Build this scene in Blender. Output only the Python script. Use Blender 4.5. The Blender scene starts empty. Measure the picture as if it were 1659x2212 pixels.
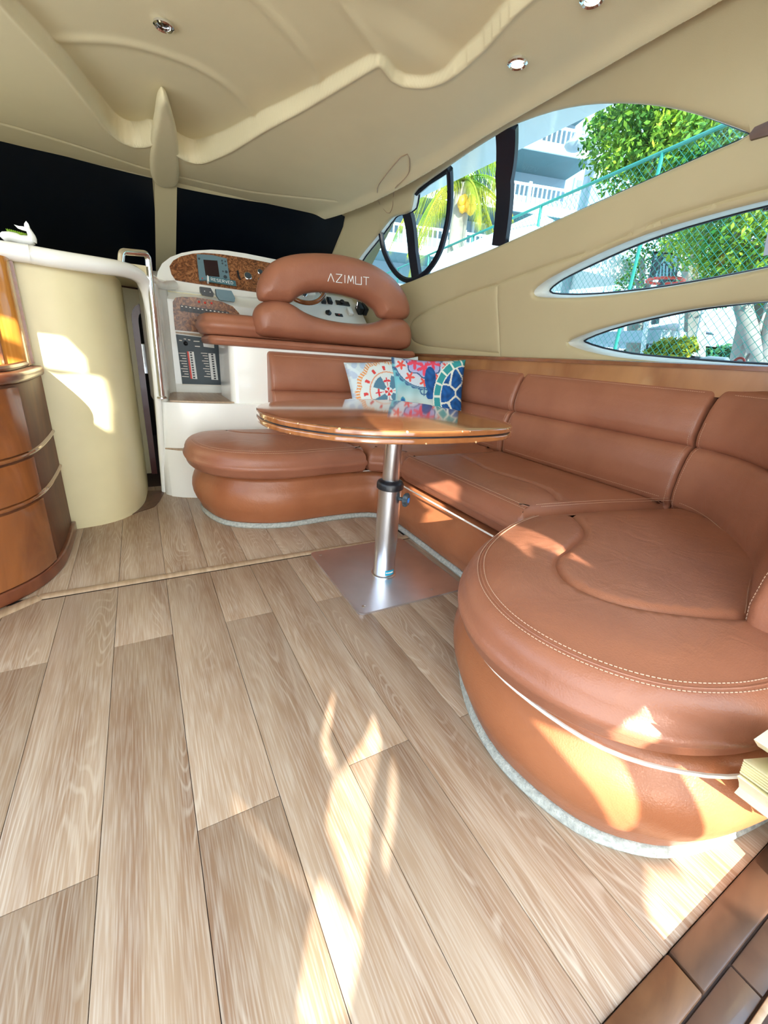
import bpy, bmesh, math, random
import numpy as np
from mathutils import Vector, Matrix
from mathutils.geometry import delaunay_2d_cdt
random.seed(7); np.random.seed(7)
C = bpy.context.scene.collection
SC = bpy.context.scene
PI = math.pi
# ---------------- camera ----------------
F_PX, PITCH, ROLL, YAW = 905.7, 0.35798, -0.07362, 0.52688
EYE = np.array([0.0, 0.0, 1.0])
def _axes():
    cy, sy = math.cos(YAW), math.sin(YAW); cp, sp = math.cos(PITCH), math.sin(PITCH)
    cr, sr = math.cos(ROLL), math.sin(ROLL)
    f = np.array([sy*cp, cy*cp, -sp]); r = np.array([cy, -sy, 0.0]); d = np.cross(f, r)
    return cr*r + sr*d, -sr*r + cr*d, f
AX_R, AX_D, AX_F = _axes()
cam_d = bpy.data.cameras.new('camera'); cam = bpy.data.objects.new('camera', cam_d); C.objects.link(cam)
cam_d.sensor_fit = 'HORIZONTAL'; cam_d.sensor_width = 36.0; cam_d.lens = 36.0*F_PX/1659.0
cam_d.clip_start = 0.01; cam_d.clip_end = 300
m = Matrix.Identity(4)
for i in range(3):
    m[i][0] = AX_R[i]; m[i][1] = -AX_D[i]; m[i][2] = -AX_F[i]; m[i][3] = EYE[i]
cam.matrix_world = m
SC.camera = cam
# ---------------- world, sun, exposure ----------------
w = bpy.data.worlds.new('sky'); SC.world = w; w.use_nodes = True
nt = w.node_tree; nt.nodes.clear()
o_ = nt.nodes.new('ShaderNodeOutputWorld'); b_ = nt.nodes.new('ShaderNodeBackground')
tc = nt.nodes.new('ShaderNodeTexCoord'); sx = nt.nodes.new('ShaderNodeSeparateXYZ'); cr = nt.nodes.new('ShaderNodeValToRGB')
nt.links.new(tc.outputs['Generated'], sx.inputs[0]); nt.links.new(sx.outputs['Z'], cr.inputs[0])
cr.color_ramp.elements[0].position = 0.0; cr.color_ramp.elements[0].color = (0.80, 0.88, 0.95, 1)
cr.color_ramp.elements[1].position = 0.6; cr.color_ramp.elements[1].color = (0.50, 0.72, 1.0, 1)
nt.links.new(cr.outputs[0], b_.inputs[0]); b_.inputs[1].default_value = 2.6
nt.links.new(b_.outputs[0], o_.inputs[0])
SUN_H = np.array([0.30, 0.954]); SUN_EL = math.radians(20)
SUN_DIR = Vector((SUN_H[0]*math.cos(SUN_EL), SUN_H[1]*math.cos(SUN_EL), -math.sin(SUN_EL))).normalized()
sl = bpy.data.lights.new('sun', 'SUN'); sl.energy = 9.0; sl.angle = math.radians(0.35); sl.color = (1, 0.93, 0.80)
so = bpy.data.objects.new('sun', sl); C.objects.link(so); so.rotation_euler = SUN_DIR.to_track_quat('-Z', 'Y').to_euler()
SC.view_settings.view_transform = 'Standard'; SC.view_settings.look = 'None'
SC.view_settings.gamma = 1.0; SC.view_settings.use_curve_mapping = False
SC.view_settings.exposure = 1.4
SC.cycles.max_bounces = 10; SC.cycles.diffuse_bounces = 7; SC.cycles.transparent_max_bounces = 16
SC.cycles.sample_clamp_indirect = 6.0

# ---------------- photo rays onto real surfaces ----------------
def ray(px, py):
    return ((px-829.5)/F_PX)*AX_R + ((py-1106.0)/F_PX)*AX_D + AX_F
def onZ(px, py, h=0.0): v = ray(px, py); return EYE + v*((h-1)/v[2])
def onX(px, py, h): v = ray(px, py); return EYE + v*(h/v[0])
def onY(px, py, h): v = ray(px, py); return EYE + v*(h/v[1])
def onP(px, py, p, n):
    v = ray(px, py); p = np.array(p, float); n = np.array(n, float); return EYE + v*(((p-EYE)@n)/(v@n))
def hit(px, py, Fn, t0=0.3, t1=7.0, n=500):
    v = ray(px, py); ts = np.linspace(t0, t1, n); prev = Fn(*(EYE+v*ts[0]))
    for k in range(1, n):
        cur = Fn(*(EYE+v*ts[k]))
        if prev*cur <= 0:
            a, b = ts[k-1], ts[k]
            for _ in range(30):
                mm = (a+b)/2; q = Fn(*(EYE+v*mm))
                if prev*q <= 0: b = mm
                else: a = mm; prev = q
            return EYE+v*((a+b)/2)
        prev = cur
    return EYE+v*t1

# ---------------- materials ----------------
def _mat(name):
    m = bpy.data.materials.new(name); m.use_nodes = True
    return m, m.node_tree, m.node_tree.nodes['Principled BSDF']
def N(nt, t, **k):
    n = nt.nodes.new(t)
    for a, v in k.items(): setattr(n, a, v)
    return n
def plain(name, col, rough=0.5, metal=0.0, coat=0.0, bump=0.0, bscale=200.0, var=0.0, vscale=3.0, spec=0.5, sheen=0.0):
    m, nt, b = _mat(name)
    b.inputs['Base Color'].default_value = (*col, 1); b.inputs['Roughness'].default_value = rough
    b.inputs['Metallic'].default_value = metal; b.inputs['Coat Weight'].default_value = coat; b.inputs['Coat Roughness'].default_value = 0.06
    b.inputs['Specular IOR Level'].default_value = spec
    if sheen: b.inputs['Sheen Weight'].default_value = sheen
    t = N(nt, 'ShaderNodeTexCoord')
    if var:
        nz = N(nt, 'ShaderNodeTexNoise'); nz.inputs['Scale'].default_value = vscale; nz.inputs['Detail'].default_value = 4
        nt.links.new(t.outputs['Object'], nz.inputs['Vector'])
        mr = N(nt, 'ShaderNodeMapRange'); mr.inputs[3].default_value = 1-var; mr.inputs[4].default_value = 1+var
        mr.inputs[1].default_value = 0.3; mr.inputs[2].default_value = 0.7
        nt.links.new(nz.outputs['Fac'], mr.inputs[0])
        vm = N(nt, 'ShaderNodeVectorMath', operation='SCALE'); vm.inputs[0].default_value = col
        nt.links.new(mr.outputs[0], vm.inputs['Scale']); nt.links.new(vm.outputs[0], b.inputs['Base Color'])
    if bump:
        nz = N(nt, 'ShaderNodeTexNoise'); nz.inputs['Scale'].default_value = bscale; nz.inputs['Detail'].default_value = 3
        nt.links.new(t.outputs['Object'], nz.inputs['Vector'])
        bp = N(nt, 'ShaderNodeBump'); bp.inputs['Strength'].default_value = bump; bp.inputs['Distance'].default_value = 0.003
        nt.links.new(nz.outputs['Fac'], bp.inputs['Height']); nt.links.new(bp.outputs[0], b.inputs['Normal'])
    return m
def leather(name, c1, c2, rough=0.38, bottom=False):
    m, nt, b = _mat(name)
    t = N(nt, 'ShaderNodeTexCoord')
    n1 = N(nt, 'ShaderNodeTexNoise'); n1.inputs['Scale'].default_value = 3.5; n1.inputs['Detail'].default_value = 5
    nt.links.new(t.outputs['Object'], n1.inputs['Vector'])
    cr = N(nt, 'ShaderNodeValToRGB'); cr.color_ramp.elements[0].position = 0.32; cr.color_ramp.elements[0].color = (*c1, 1)
    cr.color_ramp.elements[1].position = 0.68; cr.color_ramp.elements[1].color = (*c2, 1)
    nt.links.new(n1.outputs['Fac'], cr.inputs[0]); nt.links.new(cr.outputs[0], b.inputs['Base Color'])
    vo = N(nt, 'ShaderNodeTexVoronoi'); vo.inputs['Scale'].default_value = 260
    nt.links.new(t.outputs['Object'], vo.inputs['Vector'])
    n2 = N(nt, 'ShaderNodeTexNoise'); n2.inputs['Scale'].default_value = 9; n2.inputs['Detail'].default_value = 4; n2.inputs['Distortion'].default_value = 1.2
    nt.links.new(t.outputs['Object'], n2.inputs['Vector'])
    b1 = N(nt, 'ShaderNodeBump'); b1.inputs['Strength'].default_value = 0.22; b1.inputs['Distance'].default_value = 0.0015
    b2 = N(nt, 'ShaderNodeBump'); b2.inputs['Strength'].default_value = 0.25; b2.inputs['Distance'].default_value = 0.012
    nt.links.new(n2.outputs['Fac'], b2.inputs['Height']); nt.links.new(vo.outputs['Distance'], b1.inputs['Height'])
    nt.links.new(b2.outputs[0], b1.inputs['Normal']); nt.links.new(b1.outputs[0], b.inputs['Normal'])
    b.inputs['Roughness'].default_value = rough; b.inputs['Specular IOR Level'].default_value = 0.5
    return m
def oak(name):
    m, nt, b = _mat(name)
    t = N(nt, 'ShaderNodeTexCoord'); oi = N(nt, 'ShaderNodeObjectInfo')
    sc = N(nt, 'ShaderNodeVectorMath', operation='SCALE'); sc.inputs[0].default_value = (37, 53, 11)
    nt.links.new(oi.outputs['Random'], sc.inputs['Scale'])
    ad = N(nt, 'ShaderNodeVectorMath', operation='ADD'); nt.links.new(t.outputs['Object'], ad.inputs[0]); nt.links.new(sc.outputs[0], ad.inputs[1])
    # broad stripes
    mp = N(nt, 'ShaderNodeMapping'); mp.inputs['Scale'].default_value = (6.5, 0.7, 1); nt.links.new(ad.outputs[0], mp.inputs[0])
    n1 = N(nt, 'ShaderNodeTexNoise'); n1.inputs['Scale'].default_value = 1.6; n1.inputs['Detail'].default_value = 4; n1.inputs['Distortion'].default_value = 0.6
    nt.links.new(mp.outputs[0], n1.inputs['Vector'])
    c1 = N(nt, 'ShaderNodeValToRGB'); e = c1.color_ramp.elements
    e[0].position = 0.28; e[0].color = (0.25, 0.14, 0.08, 1); e[1].position = 0.72; e[1].color = (0.45, 0.335, 0.24, 1)
    k = e.new(0.5); k.color = (0.36, 0.245, 0.16, 1)
    nt.links.new(n1.outputs['Fac'], c1.inputs[0])
    # fine grain streaks
    mp2 = N(nt, 'ShaderNodeMapping'); mp2.inputs['Scale'].default_value = (300, 9, 1); nt.links.new(ad.outputs[0], mp2.inputs[0])
    n2 = N(nt, 'ShaderNodeTexNoise'); n2.inputs['Scale'].default_value = 1.0; n2.inputs['Detail'].default_value = 3
    nt.links.new(mp2.outputs[0], n2.inputs['Vector'])
    r2 = N(nt, 'ShaderNodeMapRange'); r2.inputs[1].default_value = 0.42; r2.inputs[2].default_value = 0.66; r2.inputs[4].default_value = 0.5
    nt.links.new(n2.outputs['Fac'], r2.inputs[0])
    mx = N(nt, 'ShaderNodeMix', data_type='RGBA'); mx.inputs[7].default_value = (0.55, 0.47, 0.39, 1)
    nt.links.new(r2.outputs[0], mx.inputs[0]); nt.links.new(c1.outputs[0], mx.inputs[6])
    # cathedral figure
    mp3 = N(nt, 'ShaderNodeMapping'); mp3.inputs['Scale'].default_value = (7, 0.9, 1); nt.links.new(ad.outputs[0], mp3.inputs[0])
    n3 = N(nt, 'ShaderNodeTexNoise'); n3.inputs['Scale'].default_value = 1.0; n3.inputs['Detail'].default_value = 1.5
    nt.links.new(mp3.outputs[0], n3.inputs['Vector'])
    ml = N(nt, 'ShaderNodeMath', operation='MULTIPLY'); ml.inputs[1].default_value = 34; nt.links.new(n3.outputs['Fac'], ml.inputs[0])
    fr = N(nt, 'ShaderNodeMath', operation='SINE'); ml2 = N(nt, 'ShaderNodeMath', operation='MULTIPLY'); ml2.inputs[1].default_value = 6.28
    nt.links.new(ml.outputs[0], ml2.inputs[0]); nt.links.new(ml2.outputs[0], fr.inputs[0])
    r3 = N(nt, 'ShaderNodeMapRange'); r3.inputs[1].default_value = 0.45; r3.inputs[2].default_value = 1.0; r3.inputs[4].default_value = 0.32
    nt.links.new(fr.outputs[0], r3.inputs[0])
    n4 = N(nt, 'ShaderNodeTexNoise'); n4.inputs['Scale'].default_value = 2.2; nt.links.new(mp.outputs[0], n4.inputs['Vector'])
    r4 = N(nt, 'ShaderNodeMapRange'); r4.inputs[1].default_value = 0.50; r4.inputs[2].default_value = 0.62; nt.links.new(n4.outputs['Fac'], r4.inputs[0])
    m5 = N(nt, 'ShaderNodeMath', operation='MULTIPLY'); nt.links.new(r3.outputs[0], m5.inputs[0]); nt.links.new(r4.outputs[0], m5.inputs[1])
    m6 = N(nt, 'ShaderNodeMix', data_type='RGBA'); m6.inputs[7].default_value = (0.68, 0.60, 0.50, 1)
    nt.links.new(m5.outputs[0], m6.inputs[0]); nt.links.new(mx.outputs[2], m6.inputs[6])
    nt.links.new(m6.outputs[2], b.inputs['Base Color'])
    b.inputs['Roughness'].default_value = 0.42
    bp = N(nt, 'ShaderNodeBump'); bp.inputs['Strength'].default_value = 0.15; bp.inputs['Distance'].default_value = 0.001
    nt.links.new(n2.outputs['Fac'], bp.inputs['Height']); nt.links.new(bp.outputs[0], b.inputs['Normal'])
    return m
def wood(name, ca, cb, scale=(2, 2, 22), rough=0.18, coat=0.9, dist=2.0):
    m, nt, b = _mat(name)
    t = N(nt, 'ShaderNodeTexCoord'); mp = N(nt, 'ShaderNodeMapping'); mp.inputs['Scale'].default_value = scale
    nt.links.new(t.outputs['Object'], mp.inputs[0])
    n1 = N(nt, 'ShaderNodeTexNoise'); n1.inputs['Scale'].default_value = 1.5; n1.inputs['Detail'].default_value = 6; n1.inputs['Distortion'].default_value = dist
    nt.links.new(mp.outputs[0], n1.inputs['Vector'])
    cr = N(nt, 'ShaderNodeValToRGB'); cr.color_ramp.elements[0].position = 0.3; cr.color_ramp.elements[0].color = (*ca, 1)
    cr.color_ramp.elements[1].position = 0.72; cr.color_ramp.elements[1].color = (*cb, 1)
    nt.links.new(n1.outputs['Fac'], cr.inputs[0]); nt.links.new(cr.outputs[0], b.inputs['Base Color'])
    b.inputs['Roughness'].default_value = rough; b.inputs['Coat Weight'].default_value = coat; b.inputs['Coat Roughness'].default_value = 0.05
    return m
def burl(name):
    m, nt, b = _mat(name)
    t = N(nt, 'ShaderNodeTexCoord')
    n1 = N(nt, 'ShaderNodeTexNoise'); n1.inputs['Scale'].default_value = 22; n1.inputs['Detail'].default_value = 7; n1.inputs['Distortion'].default_value = 3
    nt.links.new(t.outputs['Object'], n1.inputs['Vector'])
    cr = N(nt, 'ShaderNodeValToRGB'); cr.color_ramp.elements[0].position = 0.32; cr.color_ramp.elements[0].color = (0.07, 0.02, 0.008, 1)
    cr.color_ramp.elements[1].position = 0.66; cr.color_ramp.elements[1].color = (0.42, 0.18, 0.07, 1)
    k = cr.color_ramp.elements.new(0.5); k.color = (0.22, 0.08, 0.03, 1)
    nt.links.new(n1.outputs['Fac'], cr.inputs[0]); nt.links.new(cr.outputs[0], b.inputs['Base Color'])
    b.inputs['Roughness'].default_value = 0.35; b.inputs['Coat Weight'].default_value = 0.15; b.inputs['Coat Roughness'].default_value = 0.1
    return m
def glassm(name, tint, gloss=0.08):
    m = bpy.data.materials.new(name); m.use_nodes = True; nt = m.node_tree; nt.nodes.clear()
    o = N(nt, 'ShaderNodeOutputMaterial'); tr = N(nt, 'ShaderNodeBsdfTransparent'); gl = N(nt, 'ShaderNodeBsdfGlossy')
    tr.inputs[0].default_value = (*tint, 1); gl.inputs['Roughness'].default_value = 0.02
    mx = N(nt, 'ShaderNodeMixShader'); mx.inputs[0].default_value = gloss
    nt.links.new(tr.outputs[0], mx.inputs[1]); nt.links.new(gl.outputs[0], mx.inputs[2]); nt.links.new(mx.outputs[0], o.inputs[0])
    return m
def vcol(name, rough=0.8):
    m, nt, b = _mat(name)
    a = N(nt, 'ShaderNodeAttribute'); a.attribute_name = 'print'
    nt.links.new(a.outputs['Color'], b.inputs['Base Color']); b.inputs['Roughness'].default_value = rough
    t = N(nt, 'ShaderNodeTexCoord'); nz = N(nt, 'ShaderNodeTexNoise'); nz.inputs['Scale'].default_value = 500
    nt.links.new(t.outputs['Object'], nz.inputs['Vector']); bp = N(nt, 'ShaderNodeBump'); bp.inputs['Strength'].default_value = 0.3; bp.inputs['Distance'].default_value = 0.001
    nt.links.new(nz.outputs['Fac'], bp.inputs['Height']); nt.links.new(bp.outputs[0], b.inputs['Normal'])
    return m
def leafm(name, c1, c2):
    m, nt, b = _mat(name)
    t = N(nt, 'ShaderNodeTexCoord'); nz = N(nt, 'ShaderNodeTexNoise'); nz.inputs['Scale'].default_value = 1.3; nz.inputs['Detail'].default_value = 5
    nt.links.new(t.outputs['Object'], nz.inputs['Vector'])
    cr = N(nt, 'ShaderNodeValToRGB'); cr.color_ramp.elements[0].position = 0.35; cr.color_ramp.elements[0].color = (*c1, 1)
    cr.color_ramp.elements[1].position = 0.65; cr.color_ramp.elements[1].color = (*c2, 1)
    nt.links.new(nz.outputs['Fac'], cr.inputs[0]); nt.links.new(cr.outputs[0], b.inputs['Base Color'])
    b.inputs['Roughness'].default_value = 0.6; b.inputs['Specular IOR Level'].default_value = 0.2
    return m

M = {}
M['leather'] = leather('tan_leather', (0.30, 0.112, 0.062), (0.375, 0.15, 0.085))
M['leather_base'] = leather('tan_leather_base', (0.32, 0.108, 0.044), (0.40, 0.148, 0.064), 0.36)
M['thread'] = plain('pale_thread', (0.62, 0.40, 0.28), 0.7)
M['piping'] = plain('white_piping', (0.85, 0.80, 0.72), 0.4)
M['oak'] = oak('pale_oak_vinyl')
M['oak_trim'] = wood('oak_trim', (0.33, 0.22, 0.13), (0.46, 0.33, 0.22), (30, 2, 2), 0.4, 0.1, 1.0)
M['subfloor'] = plain('dark_joint', (0.05, 0.03, 0.025), 0.9)
M['cream'] = plain('cream_vinyl', (0.52, 0.445, 0.265), 0.55, bump=0.12, bscale=350, var=0.03)
M['headliner'] = plain('cream_headliner', (0.69, 0.61, 0.385), 0.6, bump=0.15, bscale=420, var=0.03)
M['gel'] = plain('white_gelcoat', (0.88, 0.88, 0.83), 0.2, coat=0.5, var=0.02)
M['column'] = plain('cream_column', (0.74, 0.66, 0.40), 0.4, var=0.04, vscale=4)
M['reveal'] = plain('pale_window_reveal', (0.70, 0.66, 0.58), 0.45, var=0.06, vscale=30)
M['cherry'] = wood('glossy_cherry', (0.20, 0.06, 0.018), (0.34, 0.12, 0.036), (4, 4, 1.2))
M['cherry_dark'] = wood('dark_cherry', (0.12, 0.032, 0.016), (0.22, 0.07, 0.03), (4, 4, 1.5), .3, .25)
M['amber'] = wood('amber_cherry', (0.42, 0.15, 0.015), (0.62, 0.27, 0.05), (14, 14, 1.0))
M['table'] = wood('table_cherry', (0.24, 0.08, 0.027), (0.38, 0.15, 0.052), (3, 16, 3), 0.12, 1.0)
M['chip'] = plain('chipped_varnish', (0.62, 0.40, 0.20), 0.6)
M['ledge'] = wood('ledge_cherry', (0.24, 0.085, 0.03), (0.50, 0.25, 0.10), (1, 2.2, 1), 0.28, 0.4, 0.4)
M['ledge_cap'] = wood('ledge_cap', (0.20, 0.07, 0.03), (0.30, 0.12, 0.05), (6, 3, 5), 0.25, 0.6)
M['sillwood'] = wood('sill_wood', (0.10, 0.045, 0.02), (0.18, 0.09, 0.04), (3, 8, 3), .4, .1)
M['sillwood2'] = wood('sill_wood_dark', (0.06, 0.03, 0.018), (0.10, 0.05, 0.028), (3, 8, 3), .4, .1)
M['burl'] = burl('walnut_burl')
M['chrome'] = plain('chrome', (0.85, 0.86, 0.88), 0.08, 1.0)
M['alu'] = plain('satin_aluminium', (0.74, 0.76, 0.80), 0.28, 1.0)
M['plate'] = plain('brushed_steel', (0.78, 0.79, 0.86), 0.36, 1.0, var=0.05, vscale=8)
M['black'] = plain('black_plastic', (0.012, 0.014, 0.018), 0.35)
M['gasket'] = plain('black_frame', (0.008, 0.011, 0.02), 0.3)
M['windscreen'] = plain('covered_windscreen', (0.002, 0.004, 0.008), 0.3, spec=0.3)
M['grey'] = plain('blue_grey_plastic', (0.13, 0.22, 0.26), 0.5)
M['slate'] = plain('slate_panel', (0.045, 0.065, 0.08), 0.5)
M['screen'] = plain('dark_screen', (0.02, 0.008, 0.012), 0.15)
M['white'] = plain('white_plastic', (0.8, 0.8, 0.78), 0.4)
M['teal_sign'] = plain('teal_sign', (0.06, 0.16, 0.19), 0.4)
M['red'] = plain('red', (0.75, 0.06, 0.04), 0.5)
M['bluecap'] = plain('blue_cap', (0.02, 0.25, 0.85), 0.4)
M['bluetag'] = plain('blue_label', (0.01, 0.35, 0.55), 0.4)
M['carpet'] = plain('grey_carpet', (0.42, 0.44, 0.40), 0.95, bump=1.0, bscale=260, var=0.25, vscale=90)
M['glass'] = glassm('window_glass', (0.36, 0.46, 0.49), 0.04)
M['vcol'] = vcol('printed_linen')
M['pale'] = plain('pale_slats', (0.80, 0.76, 0.54), 0.4)
M['door_frame'] = plain('oxblood_wood', (0.13, 0.03, 0.022), 0.35, coat=0.3)
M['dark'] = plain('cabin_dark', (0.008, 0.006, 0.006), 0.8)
M['walnut'] = wood('dark_tread', (0.07, 0.03, 0.018), (0.14, 0.07, 0.04), (4, 4, 12), 0.4, 0.2)
M['paper'] = plain('grey_notice', (0.42, 0.50, 0.62), 0.7)
M['concrete'] = plain('pale_concrete', (0.60, 0.64, 0.66), 0.85, var=0.08)
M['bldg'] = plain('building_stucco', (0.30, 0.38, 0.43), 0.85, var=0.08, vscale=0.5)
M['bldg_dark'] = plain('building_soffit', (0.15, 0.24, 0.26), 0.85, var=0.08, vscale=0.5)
M['lampgrey'] = plain('lamp_grey', (0.34, 0.40, 0.44), 0.4)
M['rail'] = plain('white_rail', (0.75, 0.80, 0.84), 0.5)
M['fence'] = plain('teal_fence', (0.01, 0.22, 0.17), 0.45)
M['leaf'] = leafm('tree_leaf', (0.015, 0.10, 0.02), (0.16, 0.32, 0.02))
M['leaf2'] = leafm('tree_leaf_bright', (0.06, 0.22, 0.03), (0.38, 0.50, 0.03))
M['palm'] = leafm('palm_leaf', (0.10, 0.20, 0.015), (0.42, 0.37, 0.03))
M['palm_trunk'] = plain('palm_trunk', (0.48, 0.40, 0.30), 0.9, var=0.2, vscale=6)
M['bark'] = plain('bark', (0.30, 0.27, 0.24), 0.9, var=0.2, vscale=6)
M['coconut'] = plain('coconut', (0.75, 0.38, 0.03), 0.5)
M['hedge'] = leafm('hedge_leaf', (0.02, 0.12, 0.06), (0.10, 0.28, 0.10))
M['winglass'] = plain('far_window', (0.20, 0.30, 0.36), 0.15)
M['canvas'] = plain('white_canvas', (0.8, 0.8, 0.78), 0.8)
M['tile'] = wood('brown_tile', (0.07, 0.038, 0.028), (0.11, 0.062, 0.042), (5, 5, 5), 0.35, 0.3)

# ---------------- builders ----------------
def meshobj(name, v, f, mat, parent=None, smooth=True, loc=None, kind=None, label=None):
    me = bpy.data.meshes.new(name); me.from_pydata([tuple(map(float, p)) for p in v], [], [tuple(int(i) for i in q) for q in f])
    me.validate(); me.materials.append(mat)
    bm = bmesh.new(); bm.from_mesh(me); bmesh.ops.recalc_face_normals(bm, faces=bm.faces); bm.to_mesh(me); bm.free()
    if smooth:
        me.polygons.foreach_set('use_smooth', [True]*len(me.polygons))
        try: me.set_sharp_from_angle(angle=math.radians(42))
        except Exception: pass
    o = bpy.data.objects.new(name, me); C.objects.link(o)
    if parent: o.parent = parent
    if loc is not None: o.location = loc
    if kind: o['kind'] = kind
    if label: o['label'] = label
    return o
def tag(o, label, cat, group=None):
    o['label'] = label; o['category'] = cat
    if group: o['group'] = group
    return o
def thing(name, label, cat, loc, group=None):
    o = bpy.data.objects.new(name, None); C.objects.link(o); o.location = tuple(map(float, loc)); o.empty_display_size = 0.05
    LOCS[o.name] = np.array(loc, float)
    return tag(o, label, cat, group)
LOCS = {}
def part(name, v, f, mat, parent, **k):
    """vertices in world coordinates -> child of a thing whose empty is unrotated"""
    off = np.zeros(3); p = parent
    while p is not None:
        off += LOCS.get(p.name, np.zeros(3)); p = p.parent
    return meshobj(name, np.array(v, float)-off, f, mat, parent, **k)
def struct(name, v, f, mat, **k):
    o = meshobj(name, v, f, mat, **k); o['kind'] = 'structure'; return o
class MB:
    def __init__(s): s.v = []; s.f = []
    def add(s, v, f):
        n = len(s.v); s.v += [tuple(map(float, p)) for p in v]; s.f += [tuple(i+n for i in q) for q in f]; return s
    def box(s, c, d, R=None, bev=0.0):
        c = np.array(c, float); hx, hy, hz = [q/2 for q in d]
        if bev <= 0:
            P = np.array([[x, y, z] for x in (-hx, hx) for y in (-hy, hy) for z in (-hz, hz)])
            Fc = [(0, 1, 3, 2), (4, 6, 7, 5), (0, 4, 5, 1), (2, 3, 7, 6), (0, 2, 6, 4), (1, 5, 7, 3)]
        else:
            bm = bmesh.new(); bmesh.ops.create_cube(bm, size=1)
            for q in bm.verts: q.co = Vector((q.co.x*d[0], q.co.y*d[1], q.co.z*d[2]))
            bmesh.ops.bevel(bm, geom=list(bm.edges), offset=bev, segments=2, affect='EDGES', profile=0.5)
            bm.verts.index_update(); P = np.array([q.co[:] for q in bm.verts]); Fc = [tuple(q.index for q in ff.verts) for ff in bm.faces]; bm.free()
        if R is not None: P = P@np.array(R).T
        return s.add(P+c, Fc)
    def tube(s, path, r, n=8, cap=True, closed=False):
        path = [np.array(p, float) for p in path]; rs = r if hasattr(r, '__len__') else [r]*len(path)
        m = len(path); base = len(s.v); up = None
        for i, p in enumerate(path):
            a = path[(i-1) % m] if (closed or i > 0) else p; b = path[(i+1) % m] if (closed or i < m-1) else p
            t = b-a; t = t/(np.linalg.norm(t)+1e-12)
            if up is None: up = np.array([0, 0, 1.]) if abs(t[2]) < 0.9 else np.array([1., 0, 0])
            u = np.cross(t, up); u /= np.linalg.norm(u)+1e-12; v = np.cross(u, t); up = v
            for k in range(n):
                an = 2*PI*k/n; s.v.append(tuple(p+rs[i]*(math.cos(an)*u+math.sin(an)*v)))
        L = m if closed else m-1
        for i in range(L):
            for k in range(n):
                j = (i+1) % m
                s.f.append((base+i*n+k, base+i*n+(k+1) % n, base+j*n+(k+1) % n, base+j*n+k))
        if cap and not closed:
            s.f.append(tuple(base+k for k in range(n))[::-1]); s.f.append(tuple(base+(m-1)*n+k for k in range(n)))
        return s
    def cyl(s, a, b, r, n=24): return s.tube([a, b], r, n)
    def lathe(s, c, prof, n=32, axis=None):
        c = np.array(c, float); base = len(s.v); ax = np.array([0, 0, 1.]) if axis is None else np.array(axis, float)/np.linalg.norm(axis)
        h = np.array([1., 0, 0]) if abs(ax[0]) < 0.9 else np.array([0, 1., 0]); u = np.cross(ax, h); u /= np.linalg.norm(u); v = np.cross(ax, u)
        for r, z in prof:
            for k in range(n):
                a = 2*PI*k/n; s.v.append(tuple(c+ax*z+r*(math.cos(a)*u+math.sin(a)*v)))
        for i in range(len(prof)-1):
            for k in range(n): s.f.append((base+i*n+k, base+i*n+(k+1) % n, base+(i+1)*n+(k+1) % n, base+(i+1)*n+k))
        s.f.append(tuple(base+k for k in range(n))[::-1]); s.f.append(tuple(base+(len(prof)-1)*n+k for k in range(n)))
        return s
    def ext(s, poly, d):
        """polygon of 3D points extruded by vector d"""
        n = len(poly); poly = [np.array(p, float) for p in poly]; d = np.array(d, float)
        base = len(s.v); s.v += [tuple(p) for p in poly]+[tuple(p+d) for p in poly]
        s.f.append(tuple(base+i for i in range(n))); s.f.append(tuple(base+n+i for i in range(n))[::-1])
        for i in range(n): j = (i+1) % n; s.f.append((base+i, base+j, base+n+j, base+n+i))
        return s
    def build(s, name, mat, parent=None, **k):
        return part(name, s.v, s.f, mat, parent, **k) if parent else meshobj(name, s.v, s.f, mat, **k)
    def struct(s, name, mat, **k): return struct(name, s.v, s.f, mat, **k)
def catmull(pts, closed=True, step=0.02):
    P = [np.array(p, float) for p in pts]; n = len(P); out = []
    for i in range(n if closed else n-1):
        p0 = P[(i-1) % n] if (closed or i > 0) else P[i]; p1 = P[i]; p2 = P[(i+1) % n]
        p3 = P[(i+2) % n] if (closed or i < n-2) else p2
        k = max(1, int(np.linalg.norm(p2-p1)/step))
        for j in range(k):
            t = j/k
            out.append(0.5*((2*p1)+(-p0+p2)*t+(2*p0-5*p1+4*p2-p3)*t*t+(-p0+3*p1-3*p2+p3)*t**3))
    if not closed: out.append(P[-1])
    return np.array(out)
def roundpoly(pts, rad, seg=6):
    """straight-sided polygon with rounded corners; rad scalar or per-vertex list"""
    P = [np.array(p, float) for p in pts]; n = len(P); out = []
    for i in range(n):
        r = rad[i] if hasattr(rad, '__len__') else rad
        a, b, c = P[i-1], P[i], P[(i+1) % n]
        if r <= 0: out.append(b); continue
        u = (a-b); v = (c-b); lu, lv = np.linalg.norm(u), np.linalg.norm(v); u = u/lu; v = v/lv
        d = min(r, lu*0.49, lv*0.49); p, q = b+u*d, b+v*d
        for k in range(seg+1):
            t = k/seg; out.append((1-t)**2*p+2*t*(1-t)*b+t*t*q)
    return np.array(out)
def resample(P, step, closed=True):
    P = np.array(P, float); out = []; n = len(P)
    for i in range(n if closed else n-1):
        a, b = P[i], P[(i+1) % n]; k = max(1, int(round(np.linalg.norm(b-a)/step)))
        for j in range(k): out.append(a+(b-a)*j/k)
    if not closed: out.append(P[-1])
    return np.array(out)
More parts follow.
